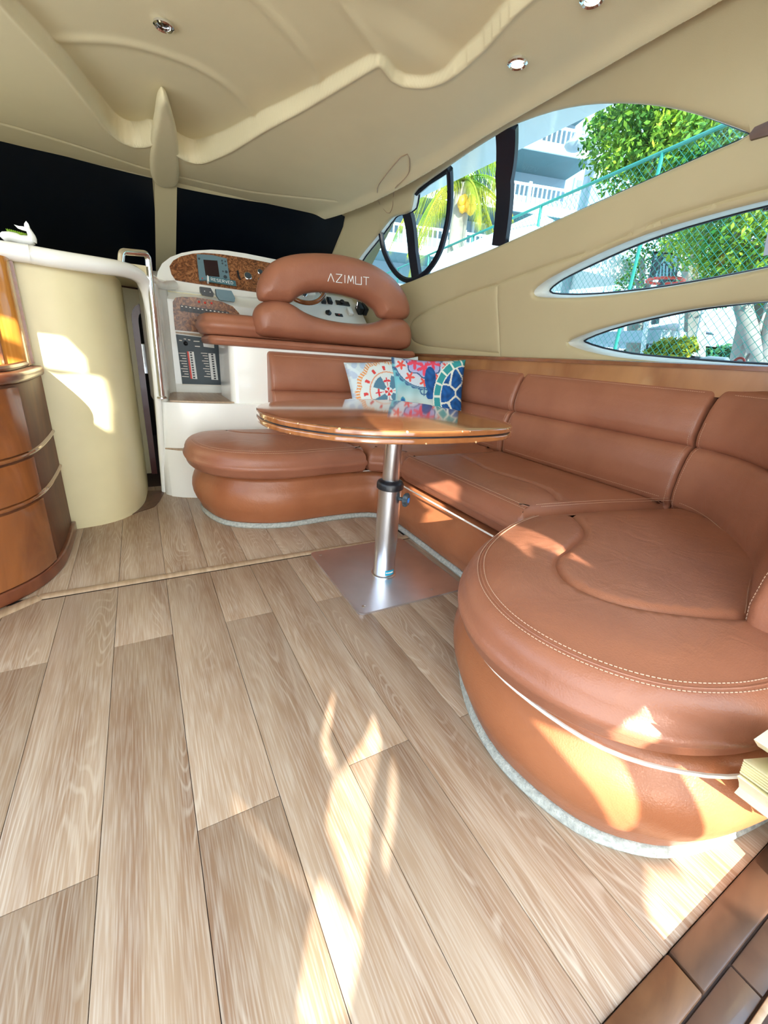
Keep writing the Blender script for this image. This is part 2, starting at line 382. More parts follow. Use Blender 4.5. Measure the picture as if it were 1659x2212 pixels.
def inside(pts, poly):
    pts = np.atleast_2d(pts); x, y = pts[:, 0], pts[:, 1]; r = np.zeros(len(pts), bool); n = len(poly)
    for i in range(n):
        x1, y1 = poly[i]; x2, y2 = poly[(i+1) % n]
        if y1 == y2: continue
        c = ((y1 > y) != (y2 > y)) & (x < (x2-x1)*(y-y1)/(y2-y1)+x1); r ^= c
    return r
def dist(pts, poly, closed=True):
    pts = np.atleast_2d(pts); best = np.full(len(pts), 1e9); n = len(poly); poly = np.array(poly, float)
    for i in range(n if closed else n-1):
        a, b = poly[i], poly[(i+1) % n]; ab = b-a; L = ab@ab
        if L < 1e-14: continue
        t = np.clip(((pts-a)@ab)/L, 0, 1); best = np.minimum(best, np.linalg.norm(pts-(a+t[:, None]*ab), axis=1))
    return best
def cdt(loops, inner=None, holes=()):
    """triangulate region bounded by loops[0], minus holes, with interior points"""
    V = []; E = []
    for L in [loops]+list(holes):
        b = len(V); n = len(L); V += [Vector((float(p[0]), float(p[1]))) for p in L]; E += [(b+i, b+(i+1) % n) for i in range(n)]
    if inner is not None: V += [Vector((float(p[0]), float(p[1]))) for p in inner]
    r = delaunay_2d_cdt(V, E, [], 0, 1e-6)
    vs = np.array([v[:] for v in r[0]]); fs = [tuple(f) for f in r[2]]
    c = np.array([vs[list(f)].mean(axis=0) for f in fs]); ok = inside(c, loops)
    for h in holes: ok &= ~inside(c, h)
    return vs, [f for f, k in zip(fs, ok) if k]
def grid_in(poly, step, margin, holes=()):
    p = np.array(poly); x0, y0 = p.min(0); x1, y1 = p.max(0)
    X, Y = np.meshgrid(np.arange(x0+step/2, x1, step), np.arange(y0+step/2, y1, step)); X = X.copy(); X[::2] += step/2
    q = np.stack([X.ravel(), Y.ravel()], 1); q = q[inside(q, poly)]
    if len(q): q = q[dist(q, poly) > margin]
    for h in holes:
        if len(q): q = q[~inside(q, h)]; q = q[dist(q, h) > margin]
    return q
def normals2(P):
    a = np.roll(P, 1, 0); b = np.roll(P, -1, 0); t = b-a; n = np.stack([t[:, 1], -t[:, 0]], 1); n /= np.linalg.norm(n, axis=1)[:, None]+1e-12
    A = 0.5*np.sum(P[:, 0]*np.roll(P[:, 1], -1)-np.roll(P[:, 0], -1)*P[:, 1])
    return n if A > 0 else -n
def cushion(name, outline, z0, z1, mat, parent, r=0.05, rb=0.02, bulge=0.02, crown=0.015, grooves=(), gd=0.012, gw=0.012, step=0.025, zf=None, kind=None, label=None):
    P = resample(outline, step); nn = normals2(P); rings = []
    def ring(inset, z): rings.append((P-nn*inset, z))
    for k in range(4): a = PI/2*k/3; ring(rb*(1-math.sin(a)), z0+rb*(1-math.cos(a)))
    za, zb = z0+rb, z1-r
    for k in range(1, 7): t = k/6; ring(-bulge*math.sin(PI*t)**0.8 if t < 1 else 0, za+(zb-za)*t)
    for k in range(1, 7): a = PI/2*k/6; ring(r*(1-math.cos(a)), zb+r*math.sin(a))
    n = len(P); v = []; f = []
    for L, z in rings:
        for p in L: v.append([p[0], p[1], z])
    for i in range(len(rings)-1):
        for k in range(n): j = (k+1) % n; f.append((i*n+k, i*n+j, (i+1)*n+j, (i+1)*n+k))
    top = rings[-1][0]; q = grid_in(top, step, step*0.5); ex = []
    for g in grooves:
        g = resample(g, step*0.6, False)
        for i in range(len(g)):
            a = g[max(i-1, 0)]; b = g[min(i+1, len(g)-1)]; t = (b-a)/(np.linalg.norm(b-a)+1e-9); nr = np.array([t[1], -t[0]])
            for o in (0, -gw*0.7, gw*0.7, -gw*1.8, gw*1.8): ex.append(g[i]+nr*o)
    if ex:
        ex = np.array(ex); ex = ex[inside(ex, top)]; ex = ex[dist(ex, top) > 0.004]
        for g in grooves: q = q[dist(q, g, False) > gw*2.3] if len(q) else q
        q = np.vstack([q, ex])
    vs, fs = cdt(top, q)
    d = dist(vs, top); z = z1+crown*(1-np.exp(-d/0.07))
    for g in grooves: z -= gd*np.exp(-(dist(vs, g, False)/gw)**2)
    # merge rim with last ring
    b = len(v); v += [[p[0], p[1], zz] for p, zz in zip(vs, z)]; f += [tuple(i+b for i in t) for t in fs]
    b0 = [tuple(range(n))[::-1]]; f += b0
    v = np.array(v, float)
    if zf is not None: v[:, 2] += zf(v[:, 0], v[:, 1], v[:, 2])
    o = part(name, v, f, mat, parent, kind=kind, label=label)
    bm = bmesh.new(); bm.from_mesh(o.data); bmesh.ops.remove_doubles(bm, verts=bm.verts, dist=0.0004); bm.to_mesh(o.data); bm.free()
    o.data.polygons.foreach_set('use_smooth', [True]*len(o.data.polygons))
    return o
def inflate(name, outline, T, R, fmap, mat, parent, step=0.02, color=None, kind=None, label=None, flatback=False, lim=1.0):
    P = resample(outline, step); nn = normals2(P); pts = []
    gm = R*0.85 if color is None else 0.10*R
    for o in ((0.06, 0.2, 0.42, 0.7) if color is None else (0.05,)):
        q = P-nn*(o*R); q = q[inside(q, P)]; q = q[dist(q, P) > o*R*0.93]; pts.append(q)
    g = grid_in(P, step, gm); pts.append(g); q = np.vstack(pts)
    vs, fs = cdt(P, q); d = dist(vs, P); d[d < 1e-5] = 0
    wz = T*np.sqrt(np.clip(1-(1-np.clip(d/R, 0, 1))**2, 0, 1)); n = len(vs); v = []; f = []
    for p, h in zip(vs, wz): v.append(fmap(p[0], p[1], h))
    for p, h in zip(vs, wz): v.append(fmap(p[0], p[1], -h))
    f = [t for t in fs]+[tuple(i+n for i in t)[::-1] for t in fs]
    me_v = np.array(v, float)
    o = part(name, me_v, f, mat, parent, kind=kind, label=label) if parent else meshobj(name, me_v, f, mat, kind=kind, label=label)
    if color is not None:
        ca = o.data.color_attributes.new('print', 'FLOAT_COLOR', 'POINT')
        cols = np.ones((len(v), 4)); cols[:n, :3] = color(vs[:, 0], vs[:, 1]); cols[n:, :3] = color(vs[:, 0], vs[:, 1]); ca.data.foreach_set('color', cols.ravel())
    bm = bmesh.new(); bm.from_mesh(o.data); bmesh.ops.remove_doubles(bm, verts=bm.verts, dist=0.0002); bmesh.ops.recalc_face_normals(bm, faces=bm.faces); bm.to_mesh(o.data); bm.free()
    o.data.polygons.foreach_set('use_smooth', [True]*len(o.data.polygons))
    return o
FONT = {'A': [[(0, 0), (.5, 1), (1, 0)]], 'Z': [[(0, 1), (1, 1), (0, 0), (1, 0)]], 'I': [[(.5, 0), (.5, 1)]],
        'M': [[(0, 0), (.15, 1), (.5, .25), (.85, 1), (1, 0)]], 'U': [[(0, 1), (0, 0), (1, 0), (1, 1)]], 'T': [[(0, 1), (1, 1)], [(.5, 1), (.5, 0)]],
        'R': [[(0, 0), (0, 1), (.7, 1), (.9, .85), (.9, .65), (.7, .5), (0, .5)], [(.45, .5), (.95, 0)]], 'E': [[(1, 1), (0, 1), (0, 0), (1, 0)], [(0, .5), (.8, .5)]],
        'S': [[(1, .9), (.6, 1), (.15, .95), (0, .75), (.2, .55), (.8, .45), (1, .25), (.8, .05), (.4, 0), (0, .1)]],
        'V': [[(0, 1), (.5, 0), (1, 1)]], 'D': [[(0, 0), (0, 1), (.6, 1), (1, .7), (1, .3), (.6, 0), (0, 0)]]}
def lettering(txt, fmap, x0, y0, h, wd, gap, r, mat, parent, name='lettering'):
    mb = MB(); x = x0
    for ch in txt:
        if ch in FONT:
            ww = wd*(0.3 if ch == 'I' else 1)
            for st in FONT[ch]:
                q = [fmap(x+ww*a, y0+h*b) for a, b in (((p[0] if ch != 'I' else .5), p[1]) for p in st)]
                for i in range(len(q)-1): mb.tube([q[i], q[i+1]], r, 5)
            x += ww+gap
        else: x += wd*0.6
    return mb.build(name, mat, parent)
def stitches(path, mat, parent, on=0.007, off=0.004, r=0.0011, name='stitching'):
    path = resample(path, 0.003, False); mb = MB(); L = 0; i = 0; k = max(1, int(on/0.003)); g = max(1, int(off/0.003))
    while i+k < len(path): mb.tube([path[i], path[i+k]], r, 4, cap=False); i += k+g
    return part(name, mb.v, mb.f, mat, parent, kind='stuff')
# =====================================================================
# STRUCTURE
# =====================================================================
# ---- starboard wall surface: profile (x,z), swept along y, tapering in towards the bow
PROF = np.array([(2.155, .93), (2.14, 1.0), (2.125, 1.1), (2.10, 1.25), (2.065, 1.42), (2.03, 1.6), (1.99, 1.78), (1.945, 1.92), (1.89, 2.01), (1.82, 2.075), (1.74, 2.12), (1.66, 2.14)])
PROF = catmull(PROF, False, 0.02); PS = np.concatenate([[0], np.cumsum(np.linalg.norm(np.diff(PROF, axis=0), axis=1))])
def taper(y): return 0.10*np.maximum(0, y-2.3)**2
def Fwall(x, y, z): return x-(np.interp(z, PROF[:, 1], PROF[:, 0])-taper(y))
def ys(px, py):
    p = hit(px, py, Fwall); return np.array([p[1], np.interp(p[2], PROF[:, 1], PS)])
def wall_map(y, s, off=0.0):
    x = np.interp(s, PS, PROF[:, 0]); z = np.interp(s, PS, PROF[:, 1])
    e = 0.004; tx = np.interp(s+e, PS, PROF[:, 0])-np.interp(s-e, PS, PROF[:, 0]); tz = np.interp(s+e, PS, PROF[:, 1])-np.interp(s-e, PS, PROF[:, 1])
    L = np.sqrt(tx**2+tz**2)+1e-9
    return np.stack([x-taper(y)+off*tz/L, y+0*s, z-off*tx/L], -1)      # off > 0 outward
WIN1 = [(1622, 291), (1500, 343), (1380, 396), (1230, 462), (1090, 525), (960, 578), (880, 608), (822, 634), (790, 650), (768, 610), (764, 572), (780, 548), (812, 510), (838, 478),
        (850, 469), (884, 462), (890, 440), (893, 418), (925, 394), (965, 366), (1010, 335), (1067, 300), (1105, 277), (1180, 250), (1240, 236), (1310, 229), (1400, 231), (1470, 242), (1540, 261), (1600, 282)]
WIN2 = [(1148, 636), (1152, 624), (1175, 606), (1200, 592), (1260, 562), (1330, 530), (1417, 497), (1540, 461), (1659, 431), (1800, 400), (1830, 500), (1800, 549), (1659, 579), (1540, 603), (1430, 623), (1330, 637), (1230, 645), (1160, 643)]
WIN3 = [(1219, 743), (1236, 731), (1297, 709), (1394, 686), (1477, 670), (1587, 657), (1659, 651), (1800, 640), (1830, 720), (1800, 806), (1659, 800), (1530, 792), (1377, 778), (1311, 770), (1250, 756)]
def smooth_loop(P, k=1, step=0.03):
    P = np.array(P)
    for _ in range(k):
        P = np.concatenate([[0.75*P[i]+0.25*P[(i+1) % len(P)], 0.25*P[i]+0.75*P[(i+1) % len(P)]] for i in range(len(P))])
    return resample(P, step)
H1 = smooth_loop([ys(*p) for p in WIN1]); H2 = smooth_loop([ys(*p) for p in WIN2]); H3 = smooth_loop([ys(*p) for p in WIN3])
def dedup(P, e=0.004):
    out = [P[0]]
    for p in P[1:]:
        if np.linalg.norm(p-out[-1]) > e: out.append(p)
    if np.linalg.norm(out[0]-out[-1]) < e: out.pop()
    return np.array(out)
H1, H2, H3 = dedup(H1), dedup(H2), dedup(H3)
SM = PS[-1]-0.002
RECT = resample([(-0.15, 0.0), (4.35, 0.0), (4.35, SM), (-0.15, SM)], 0.06)
GR = [[(1071, 614), (1130, 591), (1210, 563), (1289, 537), (1360, 505), (1423, 476), (1510, 448), (1608, 420), (1659, 407), (1750, 385)],
      [(1074, 614), (1073, 650), (1076, 700), (1079, 770)],
      [(884, 705), (892, 690), (920, 672), (965, 652), (1020, 630), (1071, 614)],
      [(884, 705), (886, 728), (905, 744), (960, 752), (1075, 763)]]
GRp = [catmull([ys(*p) for p in g], False, 0.02) for g in GR]
ex = []
for g in GRp:
    for i in range(len(g)):
        a = g[max(i-1, 0)]; b = g[min(i+1, len(g)-1)]; t = (b-a)/(np.linalg.norm(b-a)+1e-9); nr = np.array([t[1], -t[0]])
        for o in (0, -.006, .006, -.014, .014): ex.append(g[i]+nr*o)
ex = np.array(ex); ex = ex[inside(ex, RECT)]
for h in (H1, H2, H3): ex = ex[~inside(ex, h)]; ex = ex[dist(ex, h) > 0.006]
q = grid_in(RECT, 0.045, 0.02, (H1, H2, H3))
for g in GRp: q = q[dist(q, g, False) > 0.02]
rims = []
for h in (H1, H2, H3):
    nn = normals2(h)
    for o in (0.006, 0.014, 0.024):
        r_ = h+nn*o; r_ = r_[inside(r_, RECT)]
        for h2 in (H1, H2, H3): r_ = r_[~inside(r_, h2)]; r_ = r_[dist(r_, h2) > o*0.9]
        rims.append(r_)
    q = q[dist(q, h) > 0.03]; ex = ex[dist(ex, h) > 0.03]
vs, fs = cdt(RECT, np.vstack([q, ex]+rims), (H1, H2, H3))
off = np.zeros(len(vs))
for g, dpt in zip(GRp, (0.010, 0.006, 0.012, 0.010)): off = np.maximum(off, dpt*np.exp(-(dist(vs, g, False)/0.007)**2))
# area under the long groove sits slightly proud; soft rounded lip round the openings
for h in (H1, H2, H3):
    d = dist(vs, h); off = np.maximum(off, 0.018*(1-np.sqrt(np.clip(1-(1-np.clip(d/0.026, 0, 1))**2, 0, 1))))
V = wall_map(vs[:, 0], vs[:, 1], off)
struct('wall_starboard', V, fs, M['cream'])
hol = MB()
# the reveals: the thickness of the wall round each window
DEP = {1: 0.07, 2: 0.15, 3: 0.15}
for k, h in ((1, H1), (2, H2), (3, H3)):
    n = len(h); c = h.mean(0); v = []; f = []
    lay = [(0.016, 0.0), (0.03, 0.002), (DEP[k], 0.004)]
    nn = normals2(h)
    for o_, ins in lay:
        v += list(wall_map((h-nn*ins)[:, 0], (h-nn*ins)[:, 1], o_))
    for i in range(len(lay)-1):
        for j in range(n): jj = (j+1) % n; f.append((i*n+j, i*n+jj, (i+1)*n+jj, (i+1)*n+j))
    wf = struct('window_%d' % k, v, f, M['reveal'])
    # glass and its black rubber seal
    hi = h-nn*0.004; gv, gf = cdt(hi, grid_in(hi, 0.09, 0.04))
    A = wall_map(gv[:, 0], gv[:, 1], DEP[k]-0.004)
    part('pane', A, gf, M['glass'], wf)
    seal = wall_map((h-nn*0.006)[:, 0], (h-nn*0.006)[:, 1], DEP[k]-0.007)
    MB().tube(list(seal), 0.006, 6, closed=True).build('seal', M['gasket'], wf)
    if k == 1: WIN1OBJ = wf
    if k == 2: WIN2OBJ = wf
    if k == 3: WIN3OBJ = wf
def wpt(px, py, off=0.0):
    p = ys(px, py); return wall_map(p[0], p[1], off)
def ribbon(pxs, w, off, name, mat, parent, thick=0.02):
    """a flat bar lying in the wall surface along photo points"""
    P = np.array([ys(*p) for p in pxs]); P = resample(P, 0.03, False); v = []; f = []
    for i in range(len(P)):
        a = P[max(i-1, 0)]; b = P[min(i+1, len(P)-1)]; t = (b-a)/(np.linalg.norm(b-a)+1e-9); nr = np.array([t[1], -t[0]])
        for s_, o_ in ((-w/2, off), (w/2, off), (w/2, off+thick), (-w/2, off+thick)):
            q_ = P[i]+nr*s_; v.append(wall_map(q_[0], min(q_[1], SM), o_))
    for i in range(len(P)-1):
        for k in range(4): f.append((i*4+k, i*4+(k+1) % 4, (i+1)*4+(k+1) % 4, (i+1)*4+k))
    f += [(0, 1, 2, 3), tuple((len(P)-1)*4+k for k in (3, 2, 1, 0))]
    return part(name, v, f, mat, parent)
ribbon([(1086, 284), (1080, 390), (1070, 532)], 0.115, 0.022, 'mullion', M['gasket'], WIN1OBJ, 0.03)
ribbon([(873, 466), (884, 545), (893, 606)], 0.085, 0.022, 'mullion', M['gasket'], WIN1OBJ, 0.03)
# opening vent light: D shaped black frame
dfr = catmull([ys(*p) for p in [(816, 506), (822, 540), (838, 575), (860, 600), (884, 606), (912, 590), (940, 550), (958, 490), (966, 420), (965, 374)]], False, 0.03)
MB().tube([wall_map(p[0], p[1], 0.03) for p in dfr], 0.022, 8).build('vent_frame', M['gasket'], WIN1OBJ)
MB().tube([wpt(*p, 0.034) for p in [(893, 424), (920, 402), (965, 374)]], 0.020, 8).build('vent_frame', M['gasket'], WIN1OBJ)

# ---- ceiling
FOLD = [(.30, 3.50), (.377, 3.58), (.44, 3.61), (.5, 3.585), (.57, 3.46), (.647, 3.29), (.76, 2.98), (.882, 2.68), (.98, 2.39), (1.055, 2.15), (1.085, 2.15), (1.155, 2.19), (1.21, 2.19), (1.258, 2.158), (1.30, 2.11), (1.33, 2.02), (1.335, 1.90), (1.33, 1.79), (1.30, 1.59), (1.29, 1.2), (1.29, -.05),
        (-.75, -.05), (-.77, 1.8), (-.72, 2.1), (-.62, 2.17), (-.50, 2.12), (-.40, 2.42), (-.287, 2.72), (-.159, 3.01), (-.05, 3.32), (.02, 3.52), (.07, 3.585), (.12, 3.60), (.17, 3.57), (.22, 3.50)]
FOLD = catmull(FOLD[:18], False, .03).tolist()+FOLD[18:22]+catmull(FOLD[21:], False, .03).tolist(); FOLD = dedup(np.array(FOLD), .01)
CR = [[(.72, 1.80), (.778, 1.96), (.826, 2.01), (.93, 2.07), (1.055, 2.147)], [(.30, 2.12), (.483, 2.17), (.647, 2.26), (.80, 2.37), (.90, 2.47), (.93, 2.54)], [(-.152, 2.93), (.05, 2.82), (.2, 2.78), (.347, 2.776), (.5, 2.82), (.62, 2.90), (.72, 3.02)]]
CR = [catmull(c, False, 0.05) for c in CR]
def sstep(t): t = np.clip(t, 0, 1); return t*t*(3-2*t)
def ytop(x): return 4.08-.27*((x-.3)/1.25)**2
def ceil_z(x, y, fine=True):
    x = np.atleast_1d(np.asarray(x, float)); y = np.atleast_1d(np.asarray(y, float)); u = (x-.3)/1.4
    side = .12*np.abs(u)**2.2
    hdr = 2.205-.125*sstep((y-2.0)/2.1)-side*.68
    pan = 2.243-.03*sstep((y-2.2)/1.4)-side*0.9
    if not fine: return hdr
    P = np.stack([x, y], 1); ins = inside(P, FOLD); d = dist(P, FOLD); d = np.where(ins, d, -d)
    z = hdr+(pan-hdr)*sstep((d+.003)/.015)
    z = z-0.006*np.exp(-((d+.010)/.010)**2)
    for c, k in zip(CR, (.010, .008, .008)):
        dd = dist(P, c, False); z = z-k*np.exp(-(dd/.028)**2)*ins
    # recess of the aft panel
    z = z+.02*sstep((x-.8)/.3)*sstep((2.05-y)/.15)*ins
    return z
nx, ny = 420, 520; X0, X1 = -1.45, 1.80
xs = np.linspace(X0, X1, nx); V = []
tt = np.linspace(0, 1, ny)
XX, TT = np.meshgrid(xs, tt); XX = XX.ravel(); TT = TT.ravel(); YY = -.15+(ytop(XX)+.15)*TT
XX = np.minimum(XX, 1.71-taper(YY)+0.0)
ZZ = ceil_z(XX, YY)
trim = catmull([np.array(hit(px, py, lambda x, y, z: z-float(ceil_z(x, y, False)[0]), 2, 6, 160)[:2]) for px, py in [(0, 266), (150, 310), (305, 361), (385, 381), (470, 400), (563, 417), (726, 435)]], False, 0.04)
ZZ = ZZ+.007*np.exp(-(dist(np.stack([XX, YY], 1), trim, False)/.010)**2)
d = 1.71-taper(YY)-XX
ZZ = ZZ-.022*np.exp(-(d/.05)**2)
F_ = [(j*nx+i, j*nx+i+1, (j+1)*nx+i+1, (j+1)*nx+i) for j in range(ny-1) for i in range(nx-1)]
CEIL = struct('ceiling', np.stack([XX, YY, ZZ], 1), F_, M['headliner'])
CEIL.data.set_sharp_from_angle(angle=PI)
MB().box((.35, 1.9, 2.40), (4.2, 5.0, .04)).struct('roof_deck', M['gel'])
# ---- raked windscreen wall
def Frp(x, y, z): return y-(ytop(x)+(2.06-z)/.70)
v = []; f = []
for j, z in enumerate(np.linspace(2.14, 1.15, 16)):
    for x in np.linspace(-1.45, 2.0, 30): v.append((x, ytop(x)+(2.06-z)/.70+.012, z))
for j in range(15):
    for i in range(29): f.append((j*30+i, j*30+i+1, (j+1)*30+i+1, (j+1)*30+i))
WF = struct('wall_front', v, f, M['cream'])
def rp_panel(pxs, name, mat, parent, front=0.0, th=0.008, holes=None, rr=0.0):
    P3 = [hit(px, py, Frp, 2, 7, 300) for px, py in pxs]; P = np.array([(p[0], p[2]) for p in P3])
    if rr: P = roundpoly(P, rr, 5)
    P = resample(P, 0.05); gv, gf = cdt(P, grid_in(P, 0.06, 0.03)); n = len(gv)
    v = [(x, ytop(x)+(2.06-z)/.70-front, z) for x, z in gv]+[(x, ytop(x)+(2.06-z)/.70-front+th, z) for x, z in gv]
    f = list(gf)+[tuple(i+n for i in t)[::-1] for t in gf]
    bl = len(P)
    for i in range(bl): j = (i+1) % bl; f.append((i, j, n+j, n+i))
    return part(name, v, f, mat, parent)
rp_panel([(-300, 190), (-300, 560), (345, 600), (329, 385), (150, 340), (0, 300)], 'windscreen_pane', M['windscreen'], WF)
rp_panel([(380, 404), (480, 424), (600, 443), (724, 455), (745, 468), (741, 490), (714, 556), (690, 620), (378, 620)], 'windscreen_pane', M['windscreen'], WF)
rp_panel([(333, 380), (382, 380), (379, 590), (337, 590)], 'mullion', M['cream'], WF, front=0.03, th=0.04)
# padded cover over the head of the centre post, reaching back under the ceiling
bl_ = hit(330, 384, Frp, 2, 7); br_ = hit(383, 384, Frp, 2, 7); tp_ = np.array(onZ(350, 185, 2.215))
mu = (br_-bl_); mu /= np.linalg.norm(mu); mn = np.cross(mu, tp_-bl_); mn /= np.linalg.norm(mn); mv = np.cross(mn, mu)
if mn@(EYE-bl_) < 0: mn = -mn
def pl2(px, py, o=bl_, n=None): p = onP(px, py, bl_, mn); return np.array([(p-bl_)@mu, (p-bl_)@mv])
out = catmull([pl2(*p) for p in [(350, 184), (338, 196), (331, 240), (324, 285), (321, 330), (326, 372), (345, 386), (372, 386), (383, 374), (384, 330), (380, 275), (368, 225), (358, 192)]], True, 0.02)
cov = thing('post_cover', 'cream padded cover over the head of the windscreen centre post', 'trim', bl_)
inflate('cover_shell', out, 0.035, 0.022, lambda a, b, h: bl_+mu*a+mv*b+mn*(h+0.025), M['headliner'], cov, 0.012)
MB().tube([onP(331, 378, bl_-mn*-.03, mn), onP(345, 388, bl_+mn*.03, mn), onP(372, 388, bl_+mn*.03, mn)], 0.004, 6).build('shadow_gap_trim', M['black'], cov)
cov['kind'] = 'structure'

# ---- unseen part of the shell: port side, aft bulkhead, hull
pw = MB(); pw.box((-1.5, 2.0, .5), (.05, 4.4, 1.0)); pw.box((-1.5, 2.0, 2.05), (.05, 4.4, .5)); pw.box((-1.5, 3.6, 1.4), (.05, 1.2, .9)); pw.box((-1.5, .0, 1.4), (.05, .4, .9)); pw.box((-1.5, 1.7, 1.4), (.05, .12, .9))
pw.struct('wall_port', M['cream'])
aft = MB(); aft.box((1.62, -.02, 1.15), (1.15, .06, 2.4)); aft.box((-1.42, -.02, 1.15), (.15, .06, 2.4)); aft.box((-.15, -.02, 2.26), (2.6, .06, .18))
aft.struct('wall_aft', M['cream'])
fw = MB(); fw.box((.3, 5.55, 1.1), (4.4, .05, 2.6)); fw.box((-1.5, 5.0, 1.1), (.05, 1.3, 2.6)); fw.box((2.25, 5.0, .9), (.05, 1.6, 1.6)); fw.box((2.25, 2.2, .45), (.06, 4.6, .98))
fw.struct('hull_side', M['dark'])

# ---- floor boards
floor = MB().box((.35, 2.7, -.03), (3.8, 5.7, .04)).struct('floor', M['subfloor'])
W_ = 0.18136; XL = -0.1847
def planks(y0, y1, joints, zt=0.0, cols=range(-6, 11)):
    for c_ in cols:
        xa = XL+c_*W_; cuts = sorted([y0, y1]+[j for j in joints(c_) if y0+.05 < j < y1-.05])
        for a, b in zip(cuts[:-1], cuts[1:]):
            g = 0.0006; mb = MB(); mb.box((xa+W_/2, (a+b)/2, -.0045+zt), (W_-2*g, b-a-2*g, .009), bev=0.0012)
            mb.build('plank', M['oak'], floor)
planks(0.1005, 1.873, lambda c: [1.45] if c % 2 == 0 else [.70])
planks(1.915, 3.30, lambda c: [2.95] if c % 2 == 0 else [], cols=range(-3, 8))
# cross strip (curved moulding) and its angled end piece
def strip(a, b, w, name, lab, h=.009):
    a = np.array(a, float); b = np.array(b, float); t = (b-a)/np.linalg.norm(b-a); n_ = np.array([-t[1], t[0], 0]); mb = MB(); pr_ = [(-w/2, 0), (-w/2+.004, h*.6), (-w/4, h), (w/4, h), (w/2-.004, h*.6), (w/2, 0)]
    k = len(pr_); mb.v = [tuple(p+n_*o+np.array([0, 0, zz])) for p in (a, b) for o, zz in pr_]
    mb.f = [(i, (i+1) % k, k+(i+1) % k, k+i) for i in range(k)]+[tuple(range(k))[::-1], tuple(range(k, 2*k))]
    o = mb.build(name, M['oak_trim']); o['kind'] = 'structure'; return o
strip((-.452, 1.9, 0), (1.30, 1.9, 0), .042, 'trim_1', '')
strip((-.95, 1.50, 0), (-.458, 1.895, 0), .05, 'trim_2', '')
# door sill at the aft end and the tiles outside it
sill = MB(); sill.ext([(-1.0, .098, -.01), (1.5, .098, -.01), (1.5, .02, -.01), (-1.0, .02, -.01)], (0, 0, .022))
s1 = MB().box((.10, .0695, -.006), (1.26, .060, .026), bev=.004).struct('trim_3', M['sillwood'])
s2 = MB().box((1.12, .0695, -.006), (.77, .060, .026), bev=.004).struct('trim_4', M['sillwood2'])
for i, (xa, xb) in enumerate(((-.9, -.2), (-.2, .40), (.40, .83), (.83, 1.5))):
    MB().box(((xa+xb)/2, .012, -.016), (xb-xa-.004, .048, .02), bev=.002).build('tile', M['tile'], floor)
MB().box((.35, -.020, -.010), (2.6, .010, .024), bev=.002).struct('trim_5', M['oak_trim'])
MB().box((.35, -.075, -.03), (2.6, .09, .02), bev=.002).struct('trim_9', M['paper'])
MB().box((.35, -1.6, -.06), (5, 3.1, .04)).struct('cockpit_floor', M['tile'])
MB().box((.35, -.55, 2.42), (4.2, 1.1, .05)).struct('cockpit_sky_blocker', M['gel'])  # added unseen slab that keeps sky light off the door sill

# ---- ledge along the starboard side
def lz(y): return 1.062-.0135*(y-.78)
mb = MB()
yy = np.linspace(.0, 3.28, 12); v = []; f = []
for y in yy:
    tx = float(taper(y)); top = lz(y)
    for x, z in ((2.085, .93), (2.085, top-.022), (2.16, top-.022), (2.16, .93)): v.append((x-tx, y, z))
for i in range(len(yy)-1):
    for k in range(4): f.append((i*4+k, i*4+(k+1) % 4, (i+1)*4+(k+1) % 4, (i+1)*4+k))
f += [(0, 1, 2, 3), tuple((len(yy)-1)*4+k for k in range(4))]
LEDGE = thing('side_ledge', 'long glossy cherry wood ledge above the starboard seat back', 'ledge', (2.1, 1.6, .93))
part('fascia', v, f, M['ledge'], LEDGE)
v = []; f = []
for y in yy:
    tx = float(taper(y)); top = lz(y)
    for x, z in ((2.075, top-.022), (2.073, top-.006), (2.082, top), (2.19, top), (2.19, top-.022)): v.append((x-tx, y, z))
for i in range(len(yy)-1):
    for k in range(5): f.append((i*5+k, i*5+(k+1) % 5, (i+1)*5+(k+1) % 5, (i+1)*5+k))
f += [(0, 1, 2, 3, 4), tuple((len(yy)-1)*5+k for k in range(5))]
part('cap_rail', v, f, M['ledge_cap'], LEDGE)

# ---- companionway: coaming beam, curved column, flank, bulkhead with door
bp = catmull([(-1.45, 2.585, 1.300)]+[tuple(onY(px, py, y)) for px, py, y in [(0, 540, 2.575), (60, 549, 2.58), (130, 561, 2.60), (217, 574, 2.68), (262, 581, 2.78), (290, 590, 2.87), (309, 606, 2.94), (318, 630, 2.985), (323, 670, 3.0), (332, 760, 3.01), (341, 860, 3.03), (348, 960, 3.07), (356, 1060, 3.16)]], False, 0.04)
rr = [0.037 if p[2] > 1.28 else max(.020, .037-.10*(1.28-p[2])) for p in bp]
MB().tube(bp, rr, 16).struct('trim_6', M['gel'])
MB().box((-.66, 4.1, 1.335), (1.5, 2.4, .05)).struct('ceiling_companionway', M['cream'])
MB().tube([onZ(222, 612, 1.305), onZ(330, 629, 1.305)], .006, 6).struct('trim_7', M['walnut'])
# curved column
colp = catmull([(-1.4, 2.60), (-.8, 2.60), (-.50, 2.605), (-.38, 2.615), (-.27, 2.64), (-.18, 2.70), (-.12, 2.79), (-.075, 2.93), (-.055, 3.1), (-.045, 3.3), (-.045, 3.72)], False, 0.04)
v = [(p[0], p[1], z) for z in np.linspace(-.3, 1.30, 8) for p in colp]; n = len(colp)
f = [(j*n+i, j*n+i+1, (j+1)*n+i+1, (j+1)*n+i) for j in range(7) for i in range(n-1)]
struct('wall_column', v, f, M['column'])
